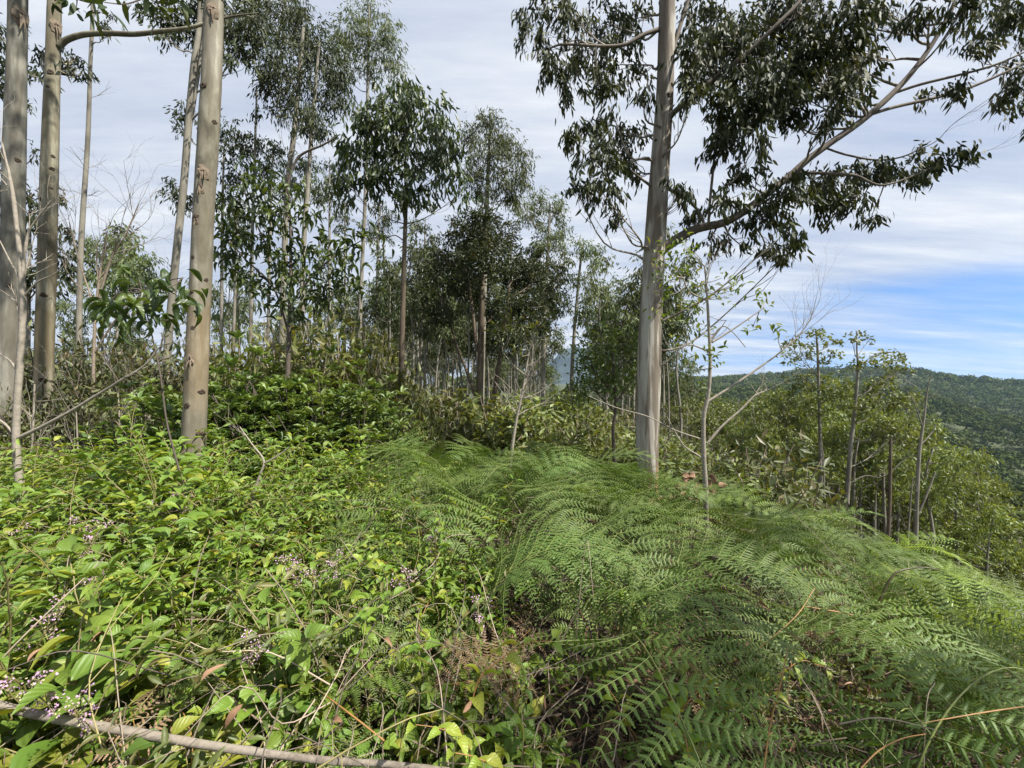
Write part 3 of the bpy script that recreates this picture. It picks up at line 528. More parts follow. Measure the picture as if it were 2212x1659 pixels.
tree('eucalyptus_tree', 'slim eucalyptus with tiered open crown right of the dense dark tree', 20,
    [[(1262, 520, 3), (1255, 560, 5), (1246, 650, 6), (1236, 790, 8), (1232, 930, 9)]],
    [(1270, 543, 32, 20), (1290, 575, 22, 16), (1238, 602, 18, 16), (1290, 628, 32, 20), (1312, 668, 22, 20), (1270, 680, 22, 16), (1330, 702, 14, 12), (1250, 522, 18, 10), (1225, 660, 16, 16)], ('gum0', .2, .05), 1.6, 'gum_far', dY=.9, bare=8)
tree('eucalyptus_tree', 'small rounded crown peeping out left of the peeling trunk', 24, [[(1372, 680, 3), (1370, 760, 5), (1368, 900, 7)]],
    [(1372, 675, 22, 18), (1360, 712, 22, 16), (1385, 700, 14, 20)], ('gum0', .22, .06), 1.8, 'gum_far', dY=.5)
tree('eucalyptus_tree', 'two stemmed tree with an olive crown between the stained trunk and the twin trunk', 14,
    [[(268, 530, 4), (265, 640, 6), (262, 860, 10)], [(225, 560, 3), (222, 700, 6), (220, 860, 8)]],
    [(270, 520, 36, 20), (225, 555, 32, 26), (300, 558, 36, 30), (262, 598, 54, 26), (328, 600, 22, 26), (200, 522, 18, 16), (240, 648, 34, 18), (310, 640, 26, 20)], ('gum0', .19, .05), 1.6, 'gum_far', dY=.8, bare=6)
tree('eucalyptus_tree', 'slim tree whose dark leaf clumps show on both sides of the tan trunk', 13.5,
    [[(555, 190, 4), (550, 350, 6), (545, 520, 8), (540, 860, 10)], [(484, 320, 4), (480, 500, 7), (478, 860, 9)]],
    [(400, 250, 28, 18), (384, 278, 18, 12), (490, 285, 32, 34), (518, 338, 32, 30), (560, 318, 32, 26), (500, 378, 28, 26), (388, 425, 28, 26), (572, 368, 22, 20), (602, 325, 20, 20), (555, 248, 16, 10), (480, 430, 30, 20), (375, 400, 12, 14)], ('gum0', .19, .05), 1.6, 'gum', dY=.8, bare=8)
tree('eucalyptus_tree', 'slim eucalyptus with flat sunny crown under the large dark crown', 17, [[(662, 350, 4), (658, 450, 6), (655, 620, 8), (652, 880, 9)]],
    [(660, 358, 32, 20), (640, 398, 36, 20), (692, 398, 30, 26), (618, 428, 20, 12), (702, 428, 20, 12)], ('gum0', .2, .05), 1.7, 'gum_far', dY=.8, bare=4)
tree('eucalyptus_tree', 'dark foliage tree filling the gap around the two leftmost trunks', 11, [[(66, 420, 6), (62, 700, 10), (60, 900, 12)]],
    [(10, 340, 28, 34), (18, 420, 36, 34), (62, 470, 44, 34), (112, 422, 24, 18), (8, 520, 26, 44), (120, 560, 34, 34), (62, 600, 54, 34), (22, 680, 36, 34), (140, 600, 20, 20), (150, 505, 18, 14)], ('gum0', .18, .055), 1.6, 'gum', dY=.8)
tree('eucalyptus_tree', 'tree with drooping clumps of leaves high behind the leftmost trunk', 12, [[(40, 60, 5), (48, 300, 7), (52, 600, 9), (54, 900, 12)]],
    [(15, 130, 30, 36), (10, 200, 24, 20), (85, 165, 22, 26), (-10, 60, 40, 30), (70, 235, 14, 12), (78, 330, 10, 16)], ('gum0', .18, .055), 1.4, 'gum', dY=.8)
for px, Yd, w, top, lab in [(712, 15, 7, 340, 'bare slim trunk under the large dark crown'), (745, 18, 6, 420, 'thin pale stem left of the young large leaved eucalyptus'), (806, 18, 8, 430, 'pale slim stem right beside the tall airy crowned tree'),
                      (840, 20, 6, 440, 'slightly leaning pale stem left of the dark brown stem'), (905, 22, 6, 470, 'thin stem right of the dark brown stem'), (500, 17, 9, 430, 'pale stem just right of the tan trunk'), (522, 19, 6, 450, 'thin pale stem second to the right of the tan trunk'), (575, 16, 7, 330, 'straight grey stem behind the large leaved sapling')]:
    q = 14 * (px % 3 - 1)
    tree('eucalyptus_tree', lab, Yd, [[(px + q, top, 2), (px + q * .7, top + 150, w * .8), (px, 900, w * 1.2)]],
         [(px + q + rng.integers(-16, 16), top + 20 + k * 26, 15 + rng.integers(0, 14), 11) for k in range(3)], ('gum0', .2, .05), 1.5, 'gum', dY=.5, bare=8)

# --- open umbrella trees on the slope at the right
UL = ('gum0', .13, .06)
tree('umbrella_tree', 'slim tree with flat layered crown, left one of the two against blue sky', 14,
    [[(1762, 712, 3), (1766, 760, 6), (1770, 900, 7), (1772, 1000, 8.5), (1772, 1120, 10)]],
    [(1760, 722, 30, 8), (1792, 738, 28, 8), (1722, 745, 30, 9), (1748, 768, 36, 8), (1700, 770, 20, 9), (1800, 760, 22, 7), (1778, 712, 16, 5), (1775, 785, 26, 7), (1712, 785, 14, 6), (1730, 830, 40, 18), (1795, 850, 42, 20), (1745, 885, 40, 16), (1700, 865, 28, 16), (1770, 815, 30, 10)], UL, 1.5, 'valley', 'bark_thin', droop=.1, dY=.7, per=12)
tree('umbrella_tree', 'slim tree with a small flat tuft above, right one of two against blue sky', 13,
    [[(1850, 718, 2.5), (1851, 760, 4), (1853, 800, 7), (1845, 900, 9), (1836, 980, 11), (1825, 1160, 13)]],
    [(1850, 720, 14, 4), (1878, 733, 18, 4), (1898, 765, 38, 8), (1870, 784, 24, 8), (1940, 780, 24, 8), (1912, 785, 26, 7), (1842, 795, 16, 8), (1960, 800, 16, 8), (1840, 735, 8, 4), (1880, 835, 42, 18), (1930, 865, 40, 20), (1855, 880, 30, 18), (1960, 915, 34, 18), (1900, 920, 38, 18), (1995, 955, 24, 16), (1920, 815, 30, 10)], UL, 1.5, 'valley', 'bark_thin', droop=.1, dY=.7, per=12)
tree('bare_tree', 'nearly bare pale tree with thin forked twigs at the right of the slope', 12,
    [[(2010, 812, 2), (2002, 850, 4), (1996, 900, 6), (1984, 1000, 9), (1978, 1180, 11)], [(1965, 850, 1.5), (1978, 880, 3), (1992, 920, 4)], [(2022, 915, 2), (2012, 935, 3), (1990, 960, 4)], [(2020, 1020, 4), (2005, 1060, 5), (1984, 1110, 6)]], [], UL, bare=12)
tree('tree_stump', 'tall broken grey brown stump without a crown on the slope', 11.5, [[(1924, 946, 6), (1923, 1000, 8), (1921, 1100, 9), (1917, 1190, 10)]], [], UL, bark='bark_dark', bare=4, cat='dead tree')
for px, t0, w, q, lab in [(1738, 1000, 6, 3, 'pale broken stem left of the flat crowned trees'), (1783, 955, 4, -4, 'thin pale stem beside the left flat crowned tree'), (1960, 1030, 5, 6, 'thin leaning dead stem left of the bare tree'), (1806, 1040, 6, -10, 'curved pale dead stem between the flat crowned trees'), (1888, 1060, 7, 2, 'short dark stem right of the flat crowned trees')]:
    tree('dead_tree', lab, 12.5, [[(px + q * 2, t0, 2), (px + q, t0 + 60, w * .8), (px, 1190, w * 1.2)]], [], UL, bare=3, cat='dead tree', bark='bark_thin')

# --- trees of one kind, copied over the plantation, the slope and the valley
def local_tree(name, label, cat, H, r, clumps, leaf, n, mat, bark, droop=.8, wob=.15, per=9, limb=.02, rnd0=None, stems=1, bare=0, group=None):
    root = thing(name, label, cat, (0, 0, 0), group); tm = MB(); cr = MB(); tot = sum(c[3] * c[5] for c in clumps)
    C = None
    for s in range(stems):
        a_ = rng.random() * 6.28; pts = [[math.cos(a_) * k * wob * .3 * (s + .3), math.sin(a_) * k * wob * .3 * (s + .3), H * k / 4] for k in range(5)]; pts = np.array(pts) + rng.normal(size=(5, 3)) * np.array([wob, wob, 0]) * np.array([0, .4, .7, 1, 1])[:, None]
        pts[0, 2] = -.3; Cc = catmull(pts, 3); tube(tm, Cc, np.linspace(r, r * .2, len(Cc)), 6); C = Cc if C is None else C
    for x, y, z, rx, ry, rz in clumps:
        c = np.array([x, y, z]); S = fill_clump(cr, c, (rx, ry, rz), leaf[0], leaf[1], leaf[2], n * rx * rz / tot, droop, per, rnd0=rnd0)
        hd = np.hypot(C[:, 0] - x, C[:, 1] - y); k = int(np.argmin(np.abs(C[:, 2] - (z - .8 * hd)) + .3 * hd)); cc = limb_curve(C[k], c)[::2]; tube(tm, cc, np.linspace(limb, limb * .3, len(cc)), 4)
        for s in S[:4]: tube(tm, np.array([cc[-2], (cc[-2] + s) / 2, s]), np.array([.4, .3, .15]) * limb, 3)
    for _ in range(bare):
        a_ = C[rng.integers(3, len(C) - 3)]; an = rng.random() * 6.28; l_ = .4 + rng.random() * .8; e = a_ + np.array([math.cos(an) * l_, math.sin(an) * l_, l_ * .7]); tube(tm, np.array([a_, (a_ + e) / 2 - [0, 0, .08], e]), np.array([.012, .008, .004]), 3)
    tm.build('trunk', M[bark], root); cr.build('crown', M[mat], root); return root
def rc(n, cx_, cz, sx, sz, r0, r1, flat=.7):
    out = []
    for _ in range(n):
        a_ = rng.random() * 6.28; q = rng.random() ** .5; rr = r0 + rng.random() * (r1 - r0); out.append((cx_ + math.cos(a_) * q * sx, math.sin(a_) * q * sx, cz + (rng.random() - .5) * 2 * sz * (1 - q * .4), rr, rr, rr * flat))
    return out
GP = 'slender plantation eucalypts with pale stems in the centre distance'
LP = 'slender pale stemmed eucalyptus of the plantation beyond the ferns'
plant = [local_tree('plantation_eucalyptus', LP, 'tree', 10, .085, rc(11, 0, 8.2, 1.0 + .2 * k, 1.9, .45, .9) + [(0, 0, 10, .5, .5, .5)], ('gum0', .26, .075), 1500, ['gum_far', 'gum', 'gum_far', 'gum'][k], 'bark_thin', bare=6, group=GP) for k in range(4)]
def spread_trees(protos, n, pxr, Yr, hr, label, group, keep=None, yaw=True, tries=40, mind=22):
    used = []; cnt = 0
    for k in range(n * tries):
        if cnt >= n: break
        px = rng.uniform(*pxr); Yd = math.exp(rng.uniform(math.log(Yr[0]), math.log(Yr[1]))); x = (px - 1106) / FPX * Yd
        if keep is not None and not keep(px, Yd): continue
        if any(abs(px - u[0]) < mind * 12 / Yd and abs(Yd - u[1]) < 2.5 for u in used): continue
        used.append((px, Yd)); h = rng.uniform(*hr); pr = protos[cnt % len(protos)]; z = float(G(x, Yd))
        if cnt < len(protos): r = pr; r.location = (x, Yd, z); r.rotation_euler = (0, 0, rng.random() * 6.28); r.scale = (h, h, h); r['label'] = label; r['group'] = group
        else: dup(pr, (x, Yd, z), (rng.normal() * .02, rng.normal() * .02, rng.random() * 6.28), (h, h, h * rng.uniform(.92, 1.1)), label, group)
        cnt += 1
spread_trees(plant, 200, (840, 1500), (17, 75), (.62, 1.05), LP, GP, keep=lambda p_, y_: not (1185 < p_ < 1290 and y_ < 60))
GL = 'slender eucalypts behind the left side of the clearing'
LL = 'slender pale stemmed eucalyptus far behind the dark brush and sapling on the left side'
plant2 = [dup(p_, (0, 0, -500), label=LL, group=GL) for p_ in plant[:3]]
spread_trees(plant2, 34, (120, 840), (17, 50), (.6, 1.0), LL, GL)
GV = 'yellow green trees growing up the slope at the right'
LV = 'yellow green tree with a broad crown on the slope below the flat crowned trees'
valley = [local_tree('slope_tree', LV, 'tree', 8, .085, rc(12, 0, 6.5, 1.5 + .3 * k, 1.5, .45, .9, .45), ('gum0', .20, .085), 1900, 'valley', 'bark_thin', droop=.25, limb=.03, bare=4, group=GV) for k in range(4)]
def slope_keep(px, Yd):
    return Yd > 15 + (px < 1700) * 3
used = []; cnt = 0
def top_line(px): return np.interp(px, [1450, 1600, 1700, 1800, 1900, 1960, 2010, 2060, 2120, 2212, 2300], [850, 840, 830, 800, 790, 830, 890, 940, 965, 1000, 1020])
for k in range(4000):
    if cnt >= 150: break
    px = rng.uniform(1440, 2290); Yd = math.exp(rng.uniform(math.log(16), math.log(85))); x = (px - 1106) / FPX * Yd; z = float(G(x, Yd))
    tl = top_line(px) + 240 * rng.random() ** 1.6
    h = (EYE + (829.5 - tl) / FPX * Yd - z) / 8.2
    if h < .38 or h > 1.45: continue
    rpx = 2.6 * min(h, .95) / Yd * FPX
    if tl < max(top_line(px + rpx), top_line(px - rpx)) - 15: continue
    if any((x - u[0]) ** 2 + (Yd - u[1]) ** 2 < (1.0 + .025 * Yd) ** 2 for u in used): continue
    used.append((x, Yd)); pr = valley[cnt % 4]
    if cnt < 4: pr.location = (x, Yd, z); pr.scale = (h, h, h)
    else: dup(pr, (x, Yd, z), (0, 0, rng.random() * 6.28), (min(h, .9) * rng.uniform(.85, 1.05), min(h, .9) * rng.uniform(.85, 1.05), h), LV, GV)
    cnt += 1

plantS = [local_tree('slope_eucalyptus', '', 'tree', 10, .12, rc(12, 0, 8.2, 1.0 + .2 * k, 1.7, .4, .85, .6) + [(0, 0, 10, .4, .4, .5)], ('gum0', .22, .07), 1700, 'valley', 'bark_thin', droop=.5, bare=5) for k in range(3)]
GS = 'slender pale eucalypts on the right slope'; LSL = 'slender pale eucalypt on the right slope'
for k in range(120):
    px = rng.uniform(1450, 2150); Yd = rng.uniform(14, 38); x = (px - 1106) / FPX * Yd; z = float(G(x, Yd)); tl = top_line(px) + 10 + 150 * rng.random(); h = min(1.5, (EYE + (829.5 - tl) / FPX * Yd - z) / 10.3)
    if k < 3: q_ = plantS[k]; q_.location = (x, Yd, z); h = max(h, .4); q_.scale = (min(h, .8), min(h, .8), h); q_['label'] = LSL; q_['group'] = GS
    elif h > .35: dup(plantS[k % 3], (x, Yd, z), (rng.normal() * .05, rng.normal() * .05, rng.random() * 6.28), (min(h, .9), min(h, .9), h), LSL, GS)

# far-off wood on the hills: one mass of crowns
FW = leaf_mat('far_wood_crown', [(.022, .038, .013), (.05, .075, .02), (.032, .052, .018), (.085, .11, .028), (.045, .062, .018), (.065, .075, .024)], .8, .08, spec=.1)
def far_wood(r0, r1, t0, t1, spacing, nf, size, height, crown_r, name, lab, bright=0.):
    area = .5 * (r1 ** 2 - r0 ** 2) * math.radians(t1 - t0); n = int(area / spacing ** 2); r = np.sqrt(rng.uniform(r0 ** 2, r1 ** 2, n)); th = np.radians(rng.uniform(t0, t1, n))
    x, y = r * np.sin(th), r * np.cos(th); z = G(x, y); hgt = height * rng.uniform(.75, 1.2, n); cr = crown_r * rng.uniform(.7, 1.3, n); C = np.stack([x, y, z + hgt - cr * .8], -1)
    d = rvec(n * nf); d[:, 2] = np.abs(d[:, 2]) * 1.1 - .25; idx = np.repeat(np.arange(n), nf); P = C[idx] + d * cr[idx][:, None] * np.array([1, 1, .85]) * (.75 + .35 * rng.random((n * nf, 1)))
    rn = (rng.random(n)[idx] * .55 + hash_noise(x, y, .012)[idx] * .3 + .12 + rng.random(n * nf) * .15) % 1.0
    m = MB(); leaves(m, 'gum0', P - d * size * .3, unit(np.cross(rvec(n * nf), d) + d * .25), d + rvec(n * nf) * .22, size * rng.uniform(.7, 1.3, n * nf), size * .75, rn)
    o = m.build(name, FW); tag(o, lab, 'forest', kind='stuff'); print(name, n, m.n); return o
far_wood(80, 260, 16, 57, 4.6, 90, 1.15, 9, 2.6, 'valley_forest', 'green wood covering the near valley side at the right below the slope trees')
far_wood(260, 760, 14, 57, 7.5, 90, 1.7, 11, 4.6, 'spur_forest', 'dark green wood covering the spur that slopes down to the right')
far_wood(760, 1500, 10, 57, 12, 60, 2.9, 14, 8, 'ridge_forest', 'dark wood along the far ridge under the sky')
far_wood(75, 420, -58, 15, 7, 60, 1.7, 9, 3.2, 'backing_forest', 'green wood filling the distance behind the plantation stems')

# ------------------------------------------------------------------ bare branching twigs
def twigs(mb, p, d, L, r, depth, spread=.6, up=.15, kids=3, curl=.2):
    n = 5; P = [np.asarray(p, float)]; dd = unit(np.asarray(d, float))
    for k in range(n):
        dd = unit(dd + rng.normal(size=3) * curl * .4 + np.array([0, 0, up * .3])); P.append(P[-1] + dd * L / n)
    P = np.array(P); tube(mb, P, np.linspace(r, r * .45, len(P)), 5 if r > .006 else 3)
    if depth > 0:
        for k in range(kids):
            q = P[rng.integers(1, len(P))] if k else P[-1]; nd_ = unit(dd + rng.normal(size=3) * spread); twigs(mb, q, nd_, L * rng.uniform(.45, .75), r * .5, depth - 1, spread, up, kids, curl)
def poly3(pts, Yd): return np.array([at(q[0], q[1], Yd + (q[3] if len(q) > 3 else 0)) for q in pts]), np.array([q[2] * (Yd + (q[3] if len(q) > 3 else 0)) / FPX / 2 for q in pts])
def bare_plant(name, label, cat, Yd, lines, mat, sub=(), group=None, part='branch', extra=None):
    P, r = poly3(lines[0], Yd); base = P[-1]; root = thing(name, label, cat, base, group)
    for k, l in enumerate(lines):
        P, r = poly3(l, Yd); C = catmull(P, 5); rr = np.interp(np.linspace(0, len(P) - 1, len(C)), np.arange(len(P)), r); mb = MB(); tube(mb, C, rr, 8 if k < 3 else 6, bump=.12)
        for q in sub:
            if q[0] == k:
                for _ in range(q[1]):
                    i_ = rng.integers(int(len(C) * q[4]), int(len(C) * q[5])) if len(q) > 5 else rng.integers(2, len(C)); twigs(mb, C[i_], unit(np.array(q[3]) + rng.normal(size=3) * .35), q[2] * rng.uniform(.6, 1.1), rr[i_] * .5, 2, .5)
        if k == 0 and extra is not None: mb.merge(extra)
        mb.build('stem' if k == 0 else part, M[mat], root, base)
    return root
bare_plant('dead_sapling', 'pale bare dead sapling in front of the leftmost thick trunk', 'dead tree', 3.6,
    [[(5, 310, 3), (14, 350, 4), (20, 375, 5), (30, 433, 7), (42, 540, 8), (47, 600, 10), (50, 660, 11), (46, 740, 11), (42, 803, 12), (37, 880, 12), (35, 953, 13), (40, 1020, 13), (46, 1080, 14), (50, 1130, 15)],
     [(375, 738, 2), (345, 750, 3), (312, 790, 4), (260, 822, 5), (210, 853, 6), (150, 890, 7), (90, 922, 8), (40, 946, 9)], [(112, 432, 2), (90, 460, 3), (68, 490, 4), (60, 510, 5), (52, 560, 6), (48, 600, 7)],
     [(-20, 895, 3), (10, 915, 4), (34, 942, 5)], [(-20, 752, 3), (0, 765, 3.5), (20, 778, 4), (36, 798, 5)], [(0, 520, 2), (20, 560, 3), (42, 600, 4)],
     [(150, 560, 1.5), (120, 590, 2), (80, 610, 3), (52, 640, 4)]],
    'twig_pale', [(0, 6, .35, (-.2, 0, 1), .0, .5), (1, 6, .3, (.8, .1, .5), .0, .5), (2, 5, .3, (.6, 0, .8), 0, .6)])
bare_plant('dead_sapling', 'thin grey bare shrub of forked twigs against the sky beside the very thin trunk', 'dead tree', 7,
    [[(232, 500, 2), (215, 600, 4), (205, 700, 5), (200, 900, 7)], [(300, 440, 1.5), (270, 510, 3), (240, 560, 4), (210, 660, 4)], [(150, 480, 1.5), (170, 560, 3), (203, 660, 3)], [(345, 600, 1), (300, 640, 2), (250, 690, 3), (206, 760, 4)]],
    'twig', [(0, 10, .8, (0, 0, 1), 0, .6), (1, 10, .8, (.4, 0, 1), 0, .7), (2, 8, .8, (-.4, 0, 1), 0, .7), (3, 6, .6, (.5, 0, .7), 0, .8)])
bare_plant('dead_sapling', 'short bare whitish forked twig rising from the leafy plants right of the tan trunk', 'dead twig', 3.2,
    [[(518, 922, 2), (545, 960, 3), (570, 995, 4), (560, 1030, 5), (545, 1080, 6), (530, 1150, 6)], [(625, 965, 2), (600, 985, 3), (572, 1000, 4)]], 'twig_pale', [(0, 2, .2, (-.5, 0, 1), 0, .3)])
bare_plant('dead_shrub', 'tangle of bare grey sticks under the dark brush at the left', 'dead shrub', 5.6,
    [[(165, 890, 2), (168, 960, 3), (172, 1040, 4), (175, 1100, 5)], [(255, 850, 2), (258, 900, 3), (256, 1000, 3), (250, 1080, 4)], [(310, 920, 2), (295, 980, 3), (280, 1060, 3)], [(75, 830, 3), (72, 920, 4), (66, 1000, 5), (60, 1080, 6)], [(200, 930, 1.5), (190, 1000, 2.5), (185, 1090, 3)]],
    'twig_pale', [(k, 9, .5, (rng.normal() * .5, 0, .8), 0, .9) for k in range(5)])
# leafy young trees with sparse leaves, one limb bare
def leafy_sapling(name, label, cat, Yd, lines, clusters, mat_s, mat_l, leaf=('broad', .085, .03), per=9, sub=(), updir=.6, scat=.06, group=None):
    cr = MB()
    L3 = np.vstack([catmull(poly3(l, Yd)[0], 5) for l in lines]); tm = MB()
    for q in clusters:
        c = at(q[0], q[1], Yd + rng.normal() * .15); k = per if len(q) < 3 else q[2]; a_ = L3[np.argmin(np.linalg.norm(L3 - c, axis=1))]; cc = limb_curve(a_, c, .2); tube(tm, cc, np.linspace(.006, .003, len(cc)), 4)
        n = rng.poisson(k) + 3; D = unit(rng.normal(size=(n, 3)) + np.array([0, 0, updir])); leaves(cr, leaf[0], c + D * .01 + rng.normal(size=(n, 3)) * scat, D, unit(rng.normal(size=(n, 3)) * .4 + np.array([0, 0, 1.])), leaf[1] * rng.uniform(.6, 1.15, n), leaf[2], smooth=True)
    root = bare_plant(name, label, cat, Yd, lines, mat_s, sub, group, extra=tm); base = np.array(root.location)
    cr.build('foliage', M[mat_l], root, base); return root
cl = [(1585, 626, 12), (1555, 640, 8), (1650, 652, 12), (1625, 708, 12), (1680, 715, 7), (1510, 665, 10), (1520, 720, 8), (1536, 765, 8), (1492, 765, 9), (1480, 700, 7), (1560, 600, 4), (1440, 540, 12), (1475, 525, 10), (1452, 575, 12), (1420, 600, 8), (1480, 590, 8), (1440, 640, 10), (1420, 680, 7), (1500, 545, 8), (1460, 740, 7), (1530, 820, 5), (1484, 800, 9), (1538, 780, 5), (1570, 640, 6), (1470, 660, 8), (1500, 620, 6), (1445, 610, 8), (1410, 560, 5)]
leafy_sapling('young_tree', 'young sparse tree with pale stem and one long bare limb, right of the peeling trunk', 'tree', 4.6,
    [[(1522, 575, 3), (1526, 620, 4), (1530, 690, 6), (1534, 780, 7), (1530, 850, 8), (1520, 900, 9), (1520, 980, 10), (1524, 1060, 11), (1526, 1180, 12)],
     [(1764, 640, 1), (1750, 690, 2), (1720, 730, 3), (1680, 765, 3.5), (1620, 808, 4.5), (1575, 838, 5), (1528, 868, 6)],
     [(1640, 815, 1), (1656, 840, 2), (1630, 855, 3.5), (1600, 885, 4.5), (1560, 920, 5), (1530, 955, 6)],
     [(1475, 600, 3), (1490, 630, 4), (1528, 650, 4)], [(1455, 760, 2), (1490, 745, 3), (1532, 760, 4)], [(1650, 665, 2), (1600, 700, 3), (1570, 720, 4), (1538, 740, 4)], [(1610, 750, 2), (1585, 720, 2), (1560, 705, 3), (1533, 735, 3)],
     [(1440, 900, 2), (1475, 960, 3), (1510, 985, 4), (1524, 1000, 5)], [(1270, 855, 1.5), (1330, 880, 2), (1400, 900, 2.5), (1460, 930, 3), (1520, 950, 3.5)]],
    cl, 'twig_pale', 'leafy', ('bush', .095, .032), 8, [(1, 9, .45, (.5, 0, .8), 0, .6), (2, 5, .3, (.5, 0, .6), 0, .6), (0, 5, .35, (.3, 0, 1), 0, .4)])
leafy_sapling('young_tree', 'thin pale leaning sapling with a small leaf tuft in front of the dense dark tree', 'tree', 6,
    [[(1143, 760, 3), (1136, 800, 4), (1128, 850, 5), (1115, 910, 6), (1106, 970, 7), (1098, 1040, 8)], [(1190, 830, 1.5), (1160, 850, 2), (1126, 862, 3)], [(1085, 760, 1.5), (1110, 790, 2), (1134, 810, 3)], [(1180, 760, 1.5), (1160, 780, 2), (1140, 790, 3)]],
    [(1110, 700, 14), (1090, 690, 12), (1150, 710, 12), (1180, 730, 8), (1130, 730, 10), (1075, 715, 8), (1160, 690, 8), (1120, 760, 8)], 'twig_pale', 'brush', ('bush', .12, .035), 9, [(0, 12, .5, (0, 0, .6), 0, .6), (1, 3, .3, (1, 0, .3), 0, 1)])
leafy_sapling('young_tree', 'dark leafed bushy sapling with crooked grey stem just left of the peeling trunk', 'tree', 8,
    [[(1322, 760, 4), (1326, 820, 5), (1330, 880, 6), (1324, 930, 7), (1328, 1000, 8)], [(1270, 770, 2), (1290, 810, 3), (1326, 850, 4)], [(1385, 800, 2), (1360, 830, 3), (1330, 870, 4)], [(1260, 820, 2), (1290, 850, 3), (1328, 890, 4)]],
    [(1290 + rng.integers(-50, 110), 745 + rng.integers(-30, 120), 26) for _ in range(46)], 'twig_dark', 'glossy', ('bush', .15, .045), 24, scat=.12)
# sapling with long hanging leaves, between the tan trunk and the dark brown stem
sc_ = [(500, 440), (530, 400), (545, 370), (480, 480), (600, 450), (560, 520), (640, 520), (700, 520), (740, 560), (765, 610), (660, 600), (600, 600), (545, 600), (690, 640), (620, 670), (575, 470), (480, 540), (505, 580), (660, 450), (610, 400), (720, 600), (520, 500), (590, 560), (640, 630), (580, 640), (550, 440), (680, 560), (620, 560), (490, 510), (755, 520), (790, 500)]
leafy_sapling('young_tree', 'sapling with long light green hanging leaves just right of the tan trunk', 'tree', 6.2,
    [[(622, 380, 3), (626, 450, 4), (628, 560, 6), (626, 680, 8), (622, 800, 10), (618, 960, 12)], [(520, 380, 2), (540, 450, 3), (580, 540, 4), (624, 640, 5)], [(780, 520, 2), (730, 550, 3), (680, 590, 4), (626, 660, 5)], [(480, 500, 2), (530, 560, 3), (590, 620, 4), (624, 720, 5)], [(735, 290, 2), (700, 312, 4), (650, 335, 5), (630, 370, 5), (618, 420, 5)]],
    [(a_ + rng.integers(-8, 8), b_ + rng.integers(-8, 8), 13) for a_, b_ in sc_ + [(a_ + 18, b_ + 14) for a_, b_ in sc_]], 'twig_dark', 'gum_big', ('broad', .18, .046), 13, updir=-.9, scat=.11)
leafy_sapling('young_tree', 'branch of big hanging light green leaves to the left of the tan trunk', 'plant', 2.9,
    [[(300, 600, 2), (318, 680, 2.5), (345, 800, 3), (362, 920, 3.5), (395, 1050, 4), (400, 1150, 5)], [(225, 690, 2), (250, 640, 3), (300, 625, 4), (318, 660, 4)], [(395, 600, 2), (360, 610, 3), (322, 660, 4)]],
    [(235, 665, 6), (262, 655, 7), (290, 660, 7), (310, 630, 5), (350, 625, 6), (385, 610, 5), (330, 680, 5), (375, 690, 4), (400, 640, 4), (245, 700, 4), (300, 610, 5)], 'twig_dark', 'gum_big', ('broad', .15, .045), 6, updir=-.9, scat=.05)
leafy_sapling('hanging_branch', 'dark leaves hanging into the picture at the top left before the mottled trunk', 'branch', 3.0,
    [[(150, -60, 4), (152, -30, 4), (160, -5, 3), (200, 5, 2)], [(300, -40, 4), (320, -10, 3), (370, 0, 2)], [(160, -60, 4), (230, -70, 5), (300, -40, 4)]], [(140, 0, 5), (165, 15, 5), (195, 0, 4), (225, 5, 4), (270, 0, 2), (310, 5, 4), (340, 10, 4), (380, 0, 5)], 'twig_dark', 'gum', ('gum', .13, .035), 5, updir=-1.2, scat=.04)

# ------------------------------------------------------------------ shrubs and brush
def shrub(name, H, R_, n_stem, nl, leaf, mat, up=.5, rosette=0, stem_mat='twig_dark', hollow=.35, low=.1, lab='', grp='', cat='shrub'):
    root = thing(name, lab, cat, (0, 0, 0), grp); sm = MB(); lm = MB(); per = max(1, nl // n_stem)
    for s in range(n_stem):
        a_ = rng.random() * 6.28; q = rng.random() ** .5; tip = np.array([math.cos(a_) * q * R_, math.sin(a_) * q * R_, H * (1 - .45 * q ** 2) * rng.uniform(.55, 1.05)])
        b = np.array([tip[0] * .15, tip[1] * .15, 0]); cc = catmull([b, b + (tip - b) * .5 + rng.normal(size=3) * .08 * H, tip], 5); tube(sm, cc, np.linspace(.012, .004, len(cc)) * (H / 1.6) ** .5, 4)
        if rosette:
            m = max(2, per // rosette)
            for k in range(m):
                c = cc[rng.integers(len(cc) // 2, len(cc))] + rng.normal(size=3) * np.array([.16, .16, .12]) * R_ * (k > 0); n = rosette; an = np.arange(n) * 2.4; el = rng.uniform(.1, .8, n)
                D = unit(np.stack([np.cos(an) * np.cos(el), np.sin(an) * np.cos(el), np.sin(el) + .1], -1) + rng.normal(size=(n, 3)) * .15)
                leaves(lm, leaf[0], np.repeat(c[None], n, 0), D, np.tile([0, 0, 1.], (n, 1)) + rng.normal(size=(n, 3)) * .2, leaf[1] * rng.uniform(.6, 1.1, n), leaf[2], (rng.random() * .7 + rng.random(n) * .3) % 1, smooth=True)
        else:
            t_ = rng.uniform(.15, 1, per); P = cc[(t_ * (len(cc) - 1)).astype(int)] + rng.normal(size=(per, 3)) * np.array([.15, .15, .12]) * R_
            P[:, 2] = np.abs(P[:, 2]) + low * rng.random(per) * H * .3
            D = unit(rvec(per) + np.array([0, 0, up])); leaves(lm, leaf[0], P, D, rvec(per) * .7 + np.array([0, 0, .8]), leaf[1] * rng.uniform(.6, 1.2, per), leaf[2], (rng.random() * .5 + rng.random(per) * .5) % 1)
    sm.build('stem', M[stem_mat], root); lm.build('foliage', M[mat], root); return root
